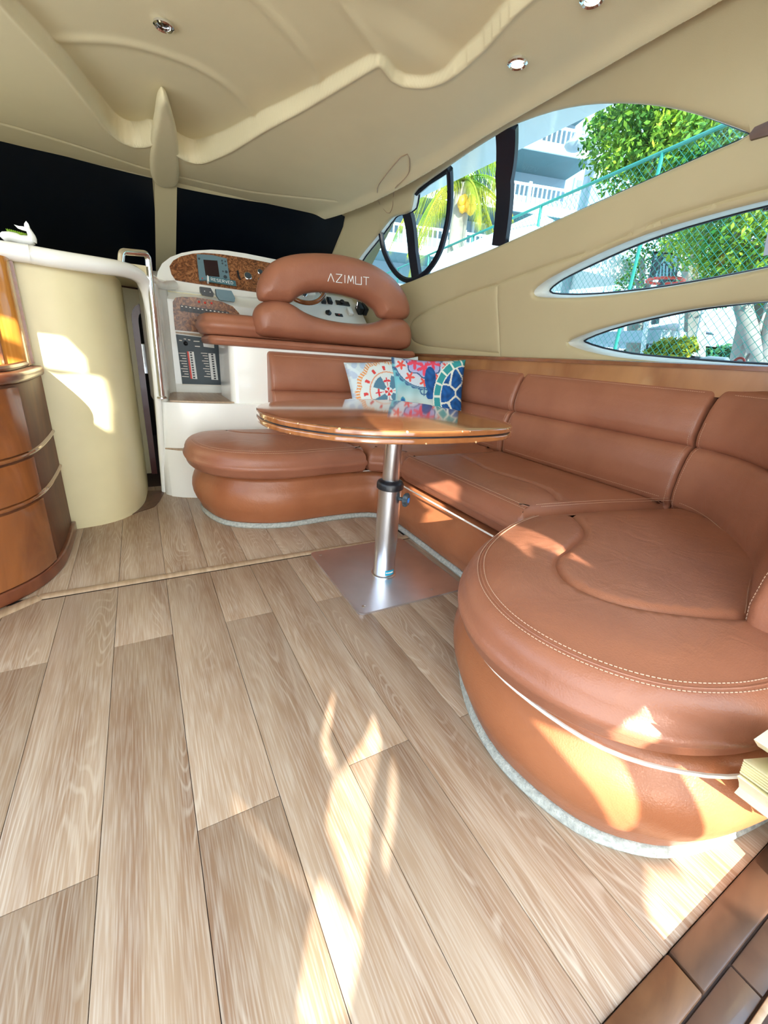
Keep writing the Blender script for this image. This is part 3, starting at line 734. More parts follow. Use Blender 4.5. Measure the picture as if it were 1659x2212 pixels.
# bulkhead with the cabin door opening (rounded corners)
bo = [(-.9, -.4), (.6, -.4), (.6, 1.32), (-.9, 1.32)]
dh = roundpoly([(-.012, -.35), (.52, -.35), (.52, 1.225), (-.012, 1.225)], [.02, .02, .12, .12], 6)
vs, fs = cdt(resample(bo, .3), None, (dh,)); struct('wall_bulkhead', [(a, 3.70, b) for a, b in vs], fs, M['column'])
fr = [(a, 3.69, b) for a, b in dh]; dmb = MB()
di = roundpoly([(.028, -.31), (.48, -.31), (.48, 1.185), (.028, 1.185)], [.02, .02, .09, .09], 6); n = len(dh)
dmb.v = [(a, 3.675, b) for a, b in dh]+[(a, 3.675, b) for a, b in di]+[(a, 3.74, b) for a, b in di]+[(a, 3.70, b) for a, b in dh]
dmb.f = [(i, (i+1) % n, n+(i+1) % n, n+i) for i in range(n)]+[(n+i, n+(i+1) % n, 2*n+(i+1) % n, 2*n+i) for i in range(n)]+[(3*n+i, 3*n+(i+1) % n, (i+1) % n, i) for i in range(n)]
dmb.struct('door_1', M['door_frame'])
# forward cabin seen through the door
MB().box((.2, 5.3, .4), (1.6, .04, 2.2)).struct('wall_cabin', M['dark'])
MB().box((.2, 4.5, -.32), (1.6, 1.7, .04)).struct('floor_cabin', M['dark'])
cw = thing('wall_mirror', 'small bright mirror seen through the dark cabin doorway', 'mirror', (.06, 5.2, .85))
a_ = onY(302, 742, 5.2); b_2 = onY(325, 808, 5.2)
MB().box(((a_[0]+b_2[0])/2+.01, 5.22, (a_[2]+b_2[2])/2), (abs(b_2[0]-a_[0])+.03, .02, abs(a_[2]-b_2[2]))).build('mirror_frame', M['column'], cw)
MB().box((a_[0]+.02, 5.20, (a_[2]+b_2[2])/2), (.06, .015, abs(a_[2]-b_2[2])*.96)).build('mirror_glass', M['chrome'], cw)
# dark stair tread cut into the floor edge by the column
tr = [onZ(*p)[:2] for p in [(286, 1112), (300, 1106), (326, 1098), (334, 1095), (345, 1083), (354, 1066), (352, 1060), (316, 1061)]]
st = MB().ext([(p[0], p[1], -.006) for p in tr], (0, 0, .009)).struct('floor_stair', M['walnut'])
# =====================================================================
# SETTEE
# =====================================================================
SET = thing('settee', 'built-in U-shaped tan leather settee wrapping the pedestal table', 'sofa', (1.3, 1.6, 0))
foot = catmull([(.36, 2.95), (.28, 2.86), (.25, 2.74), (.265, 2.60), (.33, 2.43), (.46, 2.325), (.66, 2.27), (.97, 2.285), (1.20, 2.26), (1.275, 2.16), (1.283, 1.95), (1.275, 1.6), (1.262, 1.32), (1.19, 1.13), (1.04, 1.02), (.88, .89), (.78, .74), (.725, .58), (.725, .45), (.765, .32), (.84, .235), (.93, .185), (1.08, .15), (1.3, .12)], False, .03)
closing = [(1.6, .10), (2.03, .10), (2.03, 1.0), (2.03, 2.0), (2.03, 2.94), (1.2, 2.94)]
foot_l = np.vstack([foot, closing])
nb = normals2(foot_l[::-1])[::-1]
A_ = 0.5*np.sum(foot_l[:, 0]*np.roll(foot_l[:, 1], -1)-np.roll(foot_l[:, 0], -1)*foot_l[:, 1])
if A_ < 0: foot_l = foot_l[::-1]
nb = normals2(foot_l)
cushion('base', foot_l+nb*.012, .018, .305, M['leather_base'], SET, r=.035, rb=.05, bulge=.035, crown=0.0, step=.035)
cushion('carpet_edging', foot_l+nb*.006, .0005, .03, M['carpet'], SET, r=.012, rb=.003, bulge=.004, crown=0, step=.04)
def zpts(L, z): return [tuple(onZ(px, py, z)[:2]) for px, py in L]
def seat(outline, grooves, seam, label=None, zc=.472):
    o = cushion('seat_cushion', outline, .318, zc, M['leather'], SET, r=.070, rb=.045, bulge=.010, crown=.022, grooves=grooves, gd=.014, gw=.009, step=.022)
    return o
def top_path(P2, z): return [np.array([p[0], p[1], z]) for p in P2]
# left cushion with rounded end
oL = np.vstack([catmull([(1.13, 2.20), (.90, 2.19), (.66, 2.17), (.46, 2.205), (.30, 2.30), (.205, 2.45), (.175, 2.62), (.19, 2.78), (.27, 2.90), (.40, 2.945), (.55, 2.945)], False, .02), [(1.13, 2.945)]])
gL = catmull([tuple(onZ(*p, .485)[:2]) for p in [(700, 940), (640, 942), (568, 939), (515, 936), (488, 928), (500, 920), (560, 914), (620, 911), (720, 908)]], False, .02)
c1 = seat(roundpoly(oL, [0]*(len(oL)-1)+[.03], 3), [gL], None)
oC = roundpoly([(1.15, 2.20), (1.25, 2.15), (1.275, 2.03), (2.03, 2.03), (2.03, 2.94), (1.15, 2.94)], [.03, .05, .03, .03, .03, .03])
c2 = seat(oC, [], None)
oR = roundpoly([(1.245, 1.065), (1.62, 1.01), (2.03, .915), (2.03, 2.02), (1.255, 2.02)], [.03, 0, 0, .03, .05])
gR = catmull(zpts([(985, 978), (1050, 1014), (1110, 1034), (1160, 1049), (1200, 1068), (1233, 1096)], .485), False, .02)
c3 = seat(oR, [gR], None)
oE = np.vstack([catmull([(1.25, 1.05), (1.12, 1.02), (.95, .95), (.80, .855), (.69, .73), (.635, .60), (.630, .47), (.672, .345), (.755, .24), (.88, .17), (1.02, .135), (1.20, .12)], False, .02), [(1.6, .12), (2.03, .13), (2.03, .895), (1.62, .99)]])
gE = catmull([(1.40, 1.01), (1.385, .95), (1.345, .892), (1.24, .79), (1.08, .725), (.985, .69), (.925, .63), (.90, .56), (.935, .46), (1.06, .362), (1.22, .285), (1.5, .20)], False, .02)
c4 = seat(oE, [gE], None)
# double stitched seams along the upper front edges
def seam_on(P, inset, parent, z=.465, r=.062, dz=.0):
    P = np.array(P); nn = normals2(P)
    for ins in (inset, inset+.012):
        a = math.acos(max(-1, min(1, 1-ins/r))) if ins < r else PI/2
        zz = z-r+r*math.sin(a)+.0018
        Q = P-nn*ins; k = Q[:len(Q)-7] if False else Q
        stitches([np.array([p[0], p[1], zz]) for p in k], M['thread'], parent)
def open_seam(ctrl, parent, ins0=.028, z=.465, r=.062, rope=True):
    """ctrl: open outline run; stitched lines just inside it"""
    P = catmull(ctrl, False, .02); t = np.gradient(P, axis=0); nn = np.stack([t[:, 1], -t[:, 0]], 1); nn /= np.linalg.norm(nn, axis=1)[:, None]
    return P, nn
for ctrl, par, sg in (([(1.25, 1.05), (1.12, 1.02), (.95, .95), (.80, .855), (.69, .73), (.635, .60), (.630, .47), (.672, .345), (.755, .24), (.88, .17), (1.02, .135), (1.20, .12)], c4, 1),
                      ([(1.252, 2.0), (1.252, 1.7), (1.248, 1.4), (1.246, 1.09)], c3, 1),
                      ([(1.10, 2.20), (.90, 2.19), (.66, 2.17), (.46, 2.205), (.30, 2.30), (.205, 2.45), (.175, 2.62)], c1, 1)):
    P, nn = open_seam(ctrl, par)
    cen = np.array([1.5, 1.6])
    if par is c4: cen = np.array([1.3, .55])
    if par is c1: cen = np.array([.7, 2.6])
    side = np.sign(((cen-P)*nn).sum(1))[:, None]; nn = nn*side
    for ins in (.034, .050):
        a = math.acos(1-ins/.070); zz = .472-.070+.070*math.sin(a)+.0024
        stitches([np.array([p[0], p[1], zz]) for p in P+nn*ins], M['thread'], par, on=.009, off=.004, r=.0010 if par is not c4 else .0012)
    a = math.acos(1-.042/.070); zz = .472-.070+.070*math.sin(a)
    MB().tube([np.array([p[0], p[1], zz+.0003]) for p in P+nn*.042], .0022, 6).build('seam_welt', M['leather'], par)
stitches([np.array([a, b, .4925]) for a, b in catmull([(1.30, 1.055), (1.62, 1.005), (2.0, .92)], False, .02)], M['thread'], c3, r=.001)
stitches([np.array([a, b, .4925]) for a, b in catmull([(1.30, 1.030), (1.62, .98), (2.0, .89)], False, .02)], M['thread'], c4, r=.001)
# pale piping between base and cushions
for run in ([(1.24, 2.235), (.97, 2.262), (.66, 2.245), (.45, 2.30), (.315, 2.41), (.245, 2.60)], [(1.262, 2.12), (1.262, 1.9), (1.262, 1.6), (1.262, 1.18)],
            [(1.02, .995), (.87, .885), (.76, .75), (.698, .59), (.697, .45), (.735, .315), (.82, .225), (.92, .170), (1.07, .138), (1.25, .115)]):
    P = catmull(run, False, .03); t_ = np.gradient(P, axis=0); t_ = np.stack([-t_[:, 1], t_[:, 0]], 1)/np.linalg.norm(t_, axis=1)[:, None]; t_ = -t_ if ((np.array([1.6, 1.9])-P.mean(0))@t_[len(t_)//2]) > 0 else t_; P = P+t_*.030; MB().tube([(p[0], p[1], .3115) for p in P], .0045, 6).build('piping', M['piping'], SET)

BP = [(0.0, .40), (0.0, .45), (-.022, .475), (-.034, .53), (-.036, .60), (-.030, .665), (-.020, .700), (-.004, .716), (.012, .723), (-.002, .731), (-.012, .748), (-.018, .78), (-.014, .83), (-.004, .885), (.015, .93), (.040, .958), (.070, .970), (.098, .962), (.118, .935), (.124, .88), (.124, .60), (.120, .40)]
def back(path, sign, label=None, zoff=0.0, seamx=True):
    P = resample(catmull(path, False, .03), .022, False); n = len(P); t = np.gradient(P, axis=0); nn = np.stack([t[:, 1], -t[:, 0]], 1)*sign; nn /= np.linalg.norm(nn, axis=1)[:, None]
    S = np.concatenate([[0], np.cumsum(np.linalg.norm(np.diff(P, axis=0), axis=1))]); L = S[-1]; v = []; f = []; pr = resample(BP, .012, False); m_ = len(pr)
    cd, cz = .052, .71
    idx = []
    extra = [0, .002, .006, .012]
    SS = sorted(set(list(S)+extra+[L-e for e in extra])); PI_ = np.stack([np.interp(SS, S, P[:, 0]), np.interp(SS, S, P[:, 1])], 1); NI = np.stack([np.interp(SS, S, nn[:, 0]), np.interp(SS, S, nn[:, 1])], 1)
    for s_, p, nr in zip(SS, PI_, NI):
        e = min(s_, L-s_)/.022; k = math.sqrt(max(0, 1-(1-min(e, 1))**2)); ins = .022*(1-k)
        for d_, z_ in pr:
            dd = d_+.05*(z_-.45)/.5
            vx = cd-d_; vz = cz-z_
            sd = (1-ins/.075); sz = (1-ins/.26)
            dd = (d_-cd)*sd+cd+.05*(z_-.45)/.5; zz = (z_-cz)*sz+cz
            v.append((p[0]+nr[0]*dd, p[1]+nr[1]*dd, zz+zoff))
    N_ = len(SS)
    for i in range(N_-1):
        for k in range(m_): f.append((i*m_+k, i*m_+(k+1) % m_, (i+1)*m_+(k+1) % m_, (i+1)*m_+k))
    f += [tuple(range(m_))[::-1], tuple((N_-1)*m_+k for k in range(m_))]
    o = part('back_cushion', v, f, M['leather'], SET)
    # stitched edges: bottom seam line and ends
    for z_, d_ in ((.492, -.028), (.945, .030)):
        k = slice(2, -2); stitches([np.array([p[0]+nr[0]*(d_+.05*(z_-.45)/.5-.0025), p[1]+nr[1]*(d_+.05*(z_-.45)/.5-.0025), z_+zoff]) for p, nr in list(zip(P, nn))[k]], M['thread'], o, r=.0009)
    for ii in (1, -2):
        p, nr = P[ii], nn[ii]
        stitches([np.array([p[0]+nr[0]*(d_+.05*(z_-.45)/.5-.001), p[1]+nr[1]*(d_+.05*(z_-.45)/.5-.001), z_+zoff]) for d_, z_ in resample(BP[1:13], .02, False)], M['thread'], o, r=.0009)
    return o
back([(.755, 2.885), (1.30, 2.885), (1.80, 2.885)], -1)
back([(2.0, 1.98), (2.0, 2.3), (2.0, 2.62), (1.97, 2.78), (1.90, 2.865), (1.815, 2.885)], 1)
back([(2.0, .918), (2.0, 1.3), (2.0, 1.965)], 1)
back([(1.14, .27), (1.30, .325), (1.58, .435), (1.84, .64), (1.965, .79), (2.0, .914)], 1)

# =====================================================================
# TABLE
# =====================================================================
TB = thing('pedestal_table', 'folding varnished cherry table on an aluminium pedestal and square steel plate', 'table', (.93, 1.55, 0))
tp = catmull([(.345, 1.52), (.375, 1.66), (.47, 1.79), (.62, 1.875), (.80, 1.925), (.97, 1.945), (1.13, 1.90), (1.215, 1.76), (1.245, 1.55), (1.245, 1.32), (1.225, 1.19), (1.15, 1.11), (1.04, 1.075), (.86, 1.068), (.66, 1.09), (.50, 1.16), (.39, 1.29), (.35, 1.40)], True, .03)
def slab(name, P, z0, z1, mat, parent, r):
    return cushion(name, P, z0, z1, mat, parent, r=r, rb=r*.7, bulge=0.0, crown=0, step=.03)
slab('tabletop', tp, .7685, .787, M['table'], TB, .006); slab('folded_leaf', tp, .745, .7635, M['table'], TB, .007)
cc = tp.mean(0); slab('hinge_gap', cc+(tp-cc)*.985, .762, .770, M['black'], TB, .001)
mb = MB(); rng = random.Random(3)
nt_ = normals2(tp)
for i in range(len(tp)):
    if tp[i][1] < 1.45 and rng.random() < .5:
        p = tp[i]+nt_[i]*.0005; z_ = rng.choice([.771, .785, .7845, .749]); mb.lathe((p[0], p[1], z_), [(.0005, -.0008), (.0022+.0028*rng.random(), 0), (.0005, .0008)], 6, axis=(nt_[i][0], nt_[i][1], .5))
mb.build('chipped_edge', M['chip'], TB, kind='stuff')
pc = np.array([.925, 1.552])
MB().lathe((*pc, 0), [(.052, .012), (.052, .445)], 40).build('column_tube', M['alu'], TB)
MB().lathe((*pc, 0), [(.030, .46), (.038, .48), (.038, .745)], 40).build('inner_tube', M['alu'], TB)
MB().lathe((*pc, 0), [(.054, .438), (.061, .444), (.061, .464), (.056, .474), (.042, .482), (.036, .482)], 40).build('collar', M['black'], TB)
kd = np.array([.62, -.78, 0.]); kd /= np.linalg.norm(kd); kb = np.array([*pc, .40])+kd*.05
kn = MB(); kn.tube([kb, kb+kd*.02], .009, 12); nk = 48; base = len(kn.v)
ku = np.cross(kd, [0, 0, 1.]); kv = np.array([0, 0, 1.])
for r_, a_ in ((.020, .018), (.028, .022), (.030, .034), (.024, .042)):
    for k in range(nk): an = 2*PI*k/nk; rr_ = r_*(1+.09*math.cos(6*an)); kn.v.append(tuple(kb+kd*a_+rr_*(math.cos(an)*ku+math.sin(an)*kv)))
for i in range(3):
    for k in range(nk): kn.f.append((base+i*nk+k, base+i*nk+(k+1) % nk, base+(i+1)*nk+(k+1) % nk, base+(i+1)*nk+k))
kn.f += [tuple(base+k for k in range(nk)), tuple(base+3*nk+k for k in range(nk))]
KN = kn.build('clamp_knob', M['grey'], TB)
KN.data.materials[0] = M['slate']
MB().lathe(kb+kd*.041, [(.012, 0), (.012, .003), (.009, .004)], 20, axis=kd).build('knob_cap', M['bluecap'], KN)
pl_ = roundpoly([(.667, 1.283), (1.222, 1.283), (1.222, 1.885), (.667, 1.885)], .03, 6)
MB().ext([(a, b, .0005) for a, b in pl_], (0, 0, .008)).build('floor_plate', M['plate'], TB)
for a, b in ((.71, 1.33), (1.06, 1.335), (.71, 1.84), (1.17, 1.84)): MB().lathe((a, b, .0085), [(.009, 0), (.007, .002), (.001, .0025)], 16).build('screw', M['alu'], TB)
MB().lathe((*pc, 0), [(.060, .0085), (.060, .012), (.053, .016)], 40).build('weld_collar', M['alu'], TB)
lb = MB(); a0 = math.atan2(-pc[1], -pc[0])
arc = [a0+.15+k*.12 for k in range(9)]; lb.v = [(pc[0]+.0526*math.cos(a), pc[1]+.0526*math.sin(a), z) for a in arc for z in (.022, .048)]
lb.f = [(2*i, 2*i+2, 2*i+3, 2*i+1) for i in range(8)]; lb.build('maker_label', M['bluetag'], TB)
tx = MB()
for k in range(9): a = a0+.25+k*.085; tx.box((pc[0]+.0528*math.cos(a), pc[1]+.0528*math.sin(a), .036), (.0028, .0028, .006))
tx.build('label_lettering', M['piping'], TB, kind='stuff')

# =====================================================================
# THROW PILLOWS
# =====================================================================
def pillow(name, label, TLp, TRp, p0, nrm, T, color, hh=1.0):
    nrm = np.array(nrm, float); nrm /= np.linalg.norm(nrm)
    TL = onP(*TLp, p0, nrm); TR = onP(*TRp, p0, nrm); u = TR-TL; S = np.linalg.norm(u); u /= S; v = np.cross(nrm, u)
    if v[2] < 0: v = -v
    O = TL-v*S*hh; t = thing(name, label, 'pillow', O+u*S/2, 'printed throw pillows on the settee')
    k = 14; out = []
    for (a, b, c, d) in ((0, 0, 1, 0), (1, 0, 1, 1), (1, 1, 0, 1), (0, 1, 0, 0)):
        for i in range(k):
            q_ = i/k; x = a+(c-a)*q_; y = b+(d-b)*q_; bow = .035*math.sin(PI*q_)
            x += bow*(1 if a == c == 0 else -1 if a == c == 1 else 0); y += bow*(1 if b == d == 0 else -1 if b == d == 1 else 0); out.append((x*S, y*S*hh))
    out = roundpoly(out, .004, 2)
    inflate('cover', out, T, S*.42, lambda a, b, h: O+u*a+v*b+nrm*h, M['vcol'], t, .0038, color=lambda a, b: color(a/S, b/S+1-hh))
def mix(a, b, t): return a+(b-a)*t[:, None]
def ang(x, y, cx, cy): return np.arctan2(y-cy, x-cx), np.hypot(x-cx, y-cy)
def setc(c, mask, col, k=1.0): c[mask] = c[mask]*(1-k)+np.array(col)*k
def noise2(x, y, f): return np.sin(f*x+1.3*np.sin(f*.7*y))*np.cos(f*.9*y+1.7*np.sin(f*.6*x))
def col_turtle(x, y):
    c = mix(np.tile([.62, .66, .60], (len(x), 1)), np.tile([.16, .52, .62], (len(x), 1)), np.clip((y-.35)/.35, 0, 1)); n = noise2(x, y, 19); c = c*(1+.14*n[:, None])
    setc(c, (y < .12), (.20, .55, .66), .6); setc(c, (x < .08), (.20, .58, .66), .5)
    a, r = ang(x, y, .42, 1.0)
    setc(c, r < .40, (.62, .62, .78)); setc(c, (r < .40) & (r > .385), (.05, .14, .30)); setc(c, (r < .41+.02*np.abs(np.sin(14*a))) & (r > .405), (.05, .14, .30))
    setc(c, (r < .385) & (r > .27), (.62, .70, .78)); setc(c, (np.abs(r-(.25+.02*np.cos(8*a))) < .010), (.04, .12, .30)); setc(c, r < .235+.02*np.cos(8*a), (.40, .42, .75))
    for aa in (-.35, -.95, -1.57, -2.2, -2.8):
        px, py = .42+.32*math.cos(aa), 1+.32*math.sin(aa); b2, r2 = ang(x, y, px, py); setc(c, r2 < .045+.02*np.cos(5*b2+1), (.80, .10, .08))
    for aa in (-.5, -1.57, -2.64):
        px, py = .42+.14*math.cos(aa), 1+.14*math.sin(aa); b2, r2 = ang(x, y, px, py); setc(c, r2 < .07+.035*np.cos(5*b2+1.57), (.82, .07, .14))
    setc(c, (np.abs(x-.42) < .008) & (y < .62) & (y > .50), (.04, .12, .28)); b2, r2 = ang(x, y, .42, .57); setc(c, (np.abs(r2-.05) < .008) & (y < .57), (.04, .12, .28))
    a, r = ang(x, y, .16, .33)                                  # starfish
    st = .055+.085*np.abs(np.cos(2.5*(a-.4)))**3; setc(c, r < st+.022, (.04, .30, .45)); setc(c, r < st, (.02, .12, .38)); setc(c, (r < st*.72) & (r > st*.6), (.75, .85, .9)); setc(c, r < st*.4, (.05, .2, .55))
    blue = np.tile([.006, .085, .30], (len(x), 1))*(1+.35*noise2(x, y, 45)[:, None])
    fl = ((x-.50)/.075)**2+((y-.72-.0)/.16)**2 < 1                # flippers
    fl |= (((x-.56)*.8+(y-.56)*.6)/.13)**2+((-(x-.56)*.6+(y-.56)*.8)/.07)**2 < 1
    fl |= ((x-.60)/.13)**2+((y-.20)/.06)**2 < 1
    c[fl] = blue[fl]
    ex_, ey_ = (x-1.0)/.46, (y-.50)/.52; rr = np.hypot(ex_, ey_); an = np.arctan2(ey_, ex_)
    sh = rr < 1; c[sh] = (.80, .86, .78)
    seg = (np.abs(((an*9/PI) % 1)-.5) < .42); rim = (rr < .97) & (rr > .80) & seg; c[rim] = (.03, .33, .36)
    inn = rr < .77; c[inn] = blue[inn]*1.15
    P = [(.70, .55), (.84, .74), (.86, .36), (1.0, .58), (.98, .86), (.75, .30), (1.02, .25), (.72, .76), (.88, .10)]
    D = np.sort(np.stack([np.hypot((x-p[0]), (y-p[1])) for p in P], 1), axis=1); ln = (D[:, 1]-D[:, 0] < .022) & inn; c[ln] = (.82, .86, .78)
    return c
def col_mandala(x, y):
    c = np.tile([.66, .78, .84], (len(x), 1)); n = noise2(x, y, 31); setc(c, n > .25, (.34, .46, .70), .55); setc(c, y < .2, (.25, .62, .75), .75)
    a, r = ang(x, y, .47, .60); sc = .35+.025*np.abs(np.cos(6*a)); setc(c, r < sc+.03, (.80, .33, .10)); setc(c, (r < sc+.03) & (np.sin(70*a) > .2) & (r > sc-.015), (.72, .78, .78)); setc(c, r < sc-.02, (.74, .82, .82))
    ring = (np.abs(r-.285) < .028) & (np.cos(12*a) > .75); setc(c, ring, (.72, .06, .06)); setc(c, (np.abs(r-.235) < .007), (.78, .35, .2))
    setc(c, (r < .20) & (np.cos(4*a+PI) > -.15) & (r > .05), (.10, .24, .36)); setc(c, (r < .18) & (np.cos(4*a) > .62), (.75, .82, .84))
    setc(c, (np.abs(r-.13) < .012) & (np.cos(4*a) > .2), (.75, .04, .06)); setc(c, (r < .17) & (np.abs(np.sin(2*a)) < .09) & (r > .05), (.75, .04, .06))
    setc(c, r < .055, (.78, .84, .86)); setc(c, (r < .05) & (np.abs(np.cos(2*a)) > .6), (.78, .05, .05))
    sw = (np.abs(y-(.15+.05*np.sin(16*x))) < .012) & (x > .15) & (x < .8); setc(c, sw, (.03, .12, .28))
    t = (((x-.80)*.8+(y-.70)*.6)/.16)**2+((-(x-.80)*.6+(y-.70)*.8)/.05)**2 < 1; setc(c, t, (.01, .09, .32))
    return c
def col_coral(x, y):
    c = np.tile([.62, .60, .50], (len(x), 1)); return c
ctr1 = onY(925, 850, 2.50); ctr2 = onY(825, 850, 2.64)
pillow('throw_pillow', 'square linen pillow printed with a blue sea turtle and starfish, foremost on the settee', (845, 771), (1006, 777), ctr1, (-.38, -.90, .20), .075, col_turtle, .98)
pillow('throw_pillow', 'square linen pillow printed with an orange scalloped medallion, half behind the turtle pillow', (742, 783), (903, 770), ctr2, (-.10, -.96, .25), .07, col_mandala, .82)

# =====================================================================
# HELM: seat box, steps, console, bench, dash
# =====================================================================
HB = thing('helm_platform', 'glossy white moulded helm seat box with steps behind the left settee back', 'platform', (.9, 3.2, 0))
bx = roundpoly([(.515, 3.01), (1.94, 3.01), (1.94, 3.45), (.515, 3.45)], [.05, .02, .02, .02])
MB().ext([(a, b, .0) for a, b in bx], (0, 0, .985)).build('seat_box', M['gel'], HB)
ps = np.vstack([catmull([(.058, 3.16), (.065, 3.09), (.10, 3.045), (.16, 3.025), (.26, 3.0), (.40, 2.985), (.52, 2.985)], False, .03), [(1.9, 3.0), (1.9, 3.62), (.058, 3.62)]])
MB().ext([(a, b, 0.0) for a, b in ps], (0, 0, .625)).build('riser', M['gel'], HB)
td = [(.145, 3.065), (.26, 3.035), (.40, 3.02), (.56, 3.02), (.56, 3.57), (.145, 3.57)]
MB().ext([(a, b, .6252) for a, b in td], (0, 0, .009)).build('tread', M['oak_trim'], HB)
MB().ext([(a, b, .0) for a, b in [(.095, 3.04), (.16, 2.995), (.26, 2.955), (.40, 2.955), (.40, 3.02)]], (0, 0, .325)).build('lower_step', M['gel'], HB)
MB().ext([(a, b, .3252) for a, b in [(.085, 3.045), (.16, 2.985), (.26, 2.95), (.40, 2.95), (.40, 3.02)]], (0, 0, .008)).build('lower_tread', M['oak_trim'], HB)

CO = thing('helm_console', 'white moulded helm console with burl panels, beside the companionway', 'console', (.6, 3.6, .63))
# flank between companionway and console
fl = np.array([(.062, 3.09), (.10, 3.05), (.135, 3.10), (.155, 3.30), (.175, 3.50), (.22, 3.605), (.22, 3.68), (.058, 3.68)]); 
MB().ext([(a, b, .62) for a, b in catmull(fl, True, .03)], (0, 0, .70)).build('flank', M['gel'], CO)
MB().tube(catmull([(.09, 3.02, 1.315), (.12, 3.14, 1.32), (.15, 3.34, 1.33), (.20, 3.55, 1.34), (.28, 3.68, 1.36)], False, .04), .030, 14).build('coaming_return', M['gel'], CO)
prof_l = [(3.61, .63), (3.61, 1.235), (3.605, 1.262), (3.62, 1.275), (3.73, 1.33), (3.75, 1.36), (4.25, 1.5), (4.25, .63)]
MB().ext([(.16, y, z) for y, z in prof_l], (.95, 0, 0)).build('body', M['gel'], CO)
prof_r = [(3.61, .63), (3.61, 1.17), (3.63, 1.19), (3.95, 1.46), (4.1, 1.50), (4.4, 1.50), (4.4, .63)]
MB().ext([(1.11, y, z) for y, z in prof_r], (.72, 0, 0)).build('side_deck', M['gel'], CO)
D0 = np.array([0, 3.735, 1.34]); DV = np.array([0, .13, .28]); DV /= np.linalg.norm(DV); DN = np.cross([1., 0, 0], DV); DN = -DN if DN[1] > 0 else DN
def dpl(pts, front=0.0): return [onP(px, py, D0, DN)+DN*front for px, py in pts]
hood = [(338, 606), (341, 590), (350, 573), (368, 559), (392, 550), (420, 545), (455, 543), (490, 545), (530, 551), (585, 562), (650, 574), (676, 582), (680, 640), (560, 646), (400, 632), (350, 622)]
MB().ext(dpl(hood, .02), -DN*.22).build('dash_hood', M['gel'], CO)
burl_o = [(379, 609), (370, 596), (366, 580), (374, 568), (390, 559), (415, 553), (440, 551), (478, 554), (529, 562), (580, 572), (640, 584), (668, 592), (668, 636), (640, 638), (556, 635), (512, 629), (427, 617), (395, 612)]
MB().ext(dpl(burl_o, .0275), -DN*.012).build('burl_fascia', M['burl'], CO)
# instrument unit
def dpoly(pts, f, th, name, mat, par): return MB().ext(dpl(pts, f), -DN*th).build(name, mat, par)
GP = dpoly([(424, 557), (458, 559), (488, 566), (495, 612), (430, 612), (429, 606)], .045, .02, 'chart_plotter', M['grey'], CO)
dpoly([(438, 569), (468, 571), (473, 606), (443, 603)], .0465, .004, 'display', M['screen'], GP)
for k, (a, b, r) in enumerate([(478, 571, .006), (485, 573, .006), (479, 577, .006), (486, 581, .006), (480, 594, .006), (487, 595, .010), (485, 606, .013), (429, 567, .007), (436, 609, .004)]):
    p = dpl([(a, b)], .045)[0]; MB().lathe(p, [(r, 0), (r, .004), (r*.8, .005)], 14, axis=DN).build('button', M['red'] if k == 8 else M['slate'], GP)
for a, b, r in ((534, 601, .030), (560, 592, .022), (559, 609, .014), (600, 610, .03), (655, 640, .024)):
    p = dpl([(a, b)], .028)[0]; g = MB().lathe(p, [(r, 0), (r, .006), (r*.85, .009)], 28, axis=DN).build('gauge', M['chrome'], CO)
    MB().lathe(p+DN*.0092, [(r*.82, 0), (r*.8, .001)], 24, axis=DN).build('gauge_face', M['slate'], g)
MB().tube(dpl([(512, 590), (514, 600), (518, 609)], .028), .008, 8).build('slot_control', M['black'], CO)
# lower burl switch panel on the aft face
def ypl(pts, y=3.607): return [onY(px, py, y) for px, py in pts]
def ypoly(pts, y, th, name, mat, par): return MB().ext(ypl(pts, y), (0, th, 0)).build(name, mat, par)
swo = [(378, 713), (374, 670), (373, 652), (379, 643), (392, 641), (420, 642), (450, 646), (480, 652), (503, 662), (516, 676), (530, 700), (560, 725), (540, 732), (440, 719)]
SWP = ypoly(swo, 3.604, .006, 'switch_panel', M['burl'], CO)
for i in range(12):
    a = 389+i*8.8; b = 658+i*1.35
    sw = ypoly([(a, b), (a+8.2, b+1.2), (a+9.2, b+14.5), (a+1.0, b+13.2)], 3.598, .006, 'rocker_switch', M['black'], SWP)
    ypoly([(a+2.4, b+2.2), (a+6, b+2.8), (a+6.2, b+5), (a+2.6, b+4.4)], 3.5965, .001, 'switch_mark', M['piping'], sw)
for a, b in ((430, 652), (443, 654), (457, 655)): MB().lathe(onY(a, b, 3.603), [(.008, 0), (.006, .004), (.001, .006)], 12, axis=(0, -1, 0)).build('warning_lamp', M['red'], SWP)
SBP = ypoly([(380, 722), (498, 737), (560, 745), (560, 838), (491, 832), (394, 829)], 3.602, .008, 'breaker_panel', M['slate'], CO)
ypoly([(379, 716), (500, 728), (560, 735), (560, 743), (498, 735), (380, 720)], 3.600, .008, 'panel_trim', M['oak_trim'], SBP)
ypoly([(394, 829.5), (491, 832.5), (560, 838), (560, 841), (491, 835), (394, 832)], 3.600, .008, 'panel_trim', M['piping'], SBP)
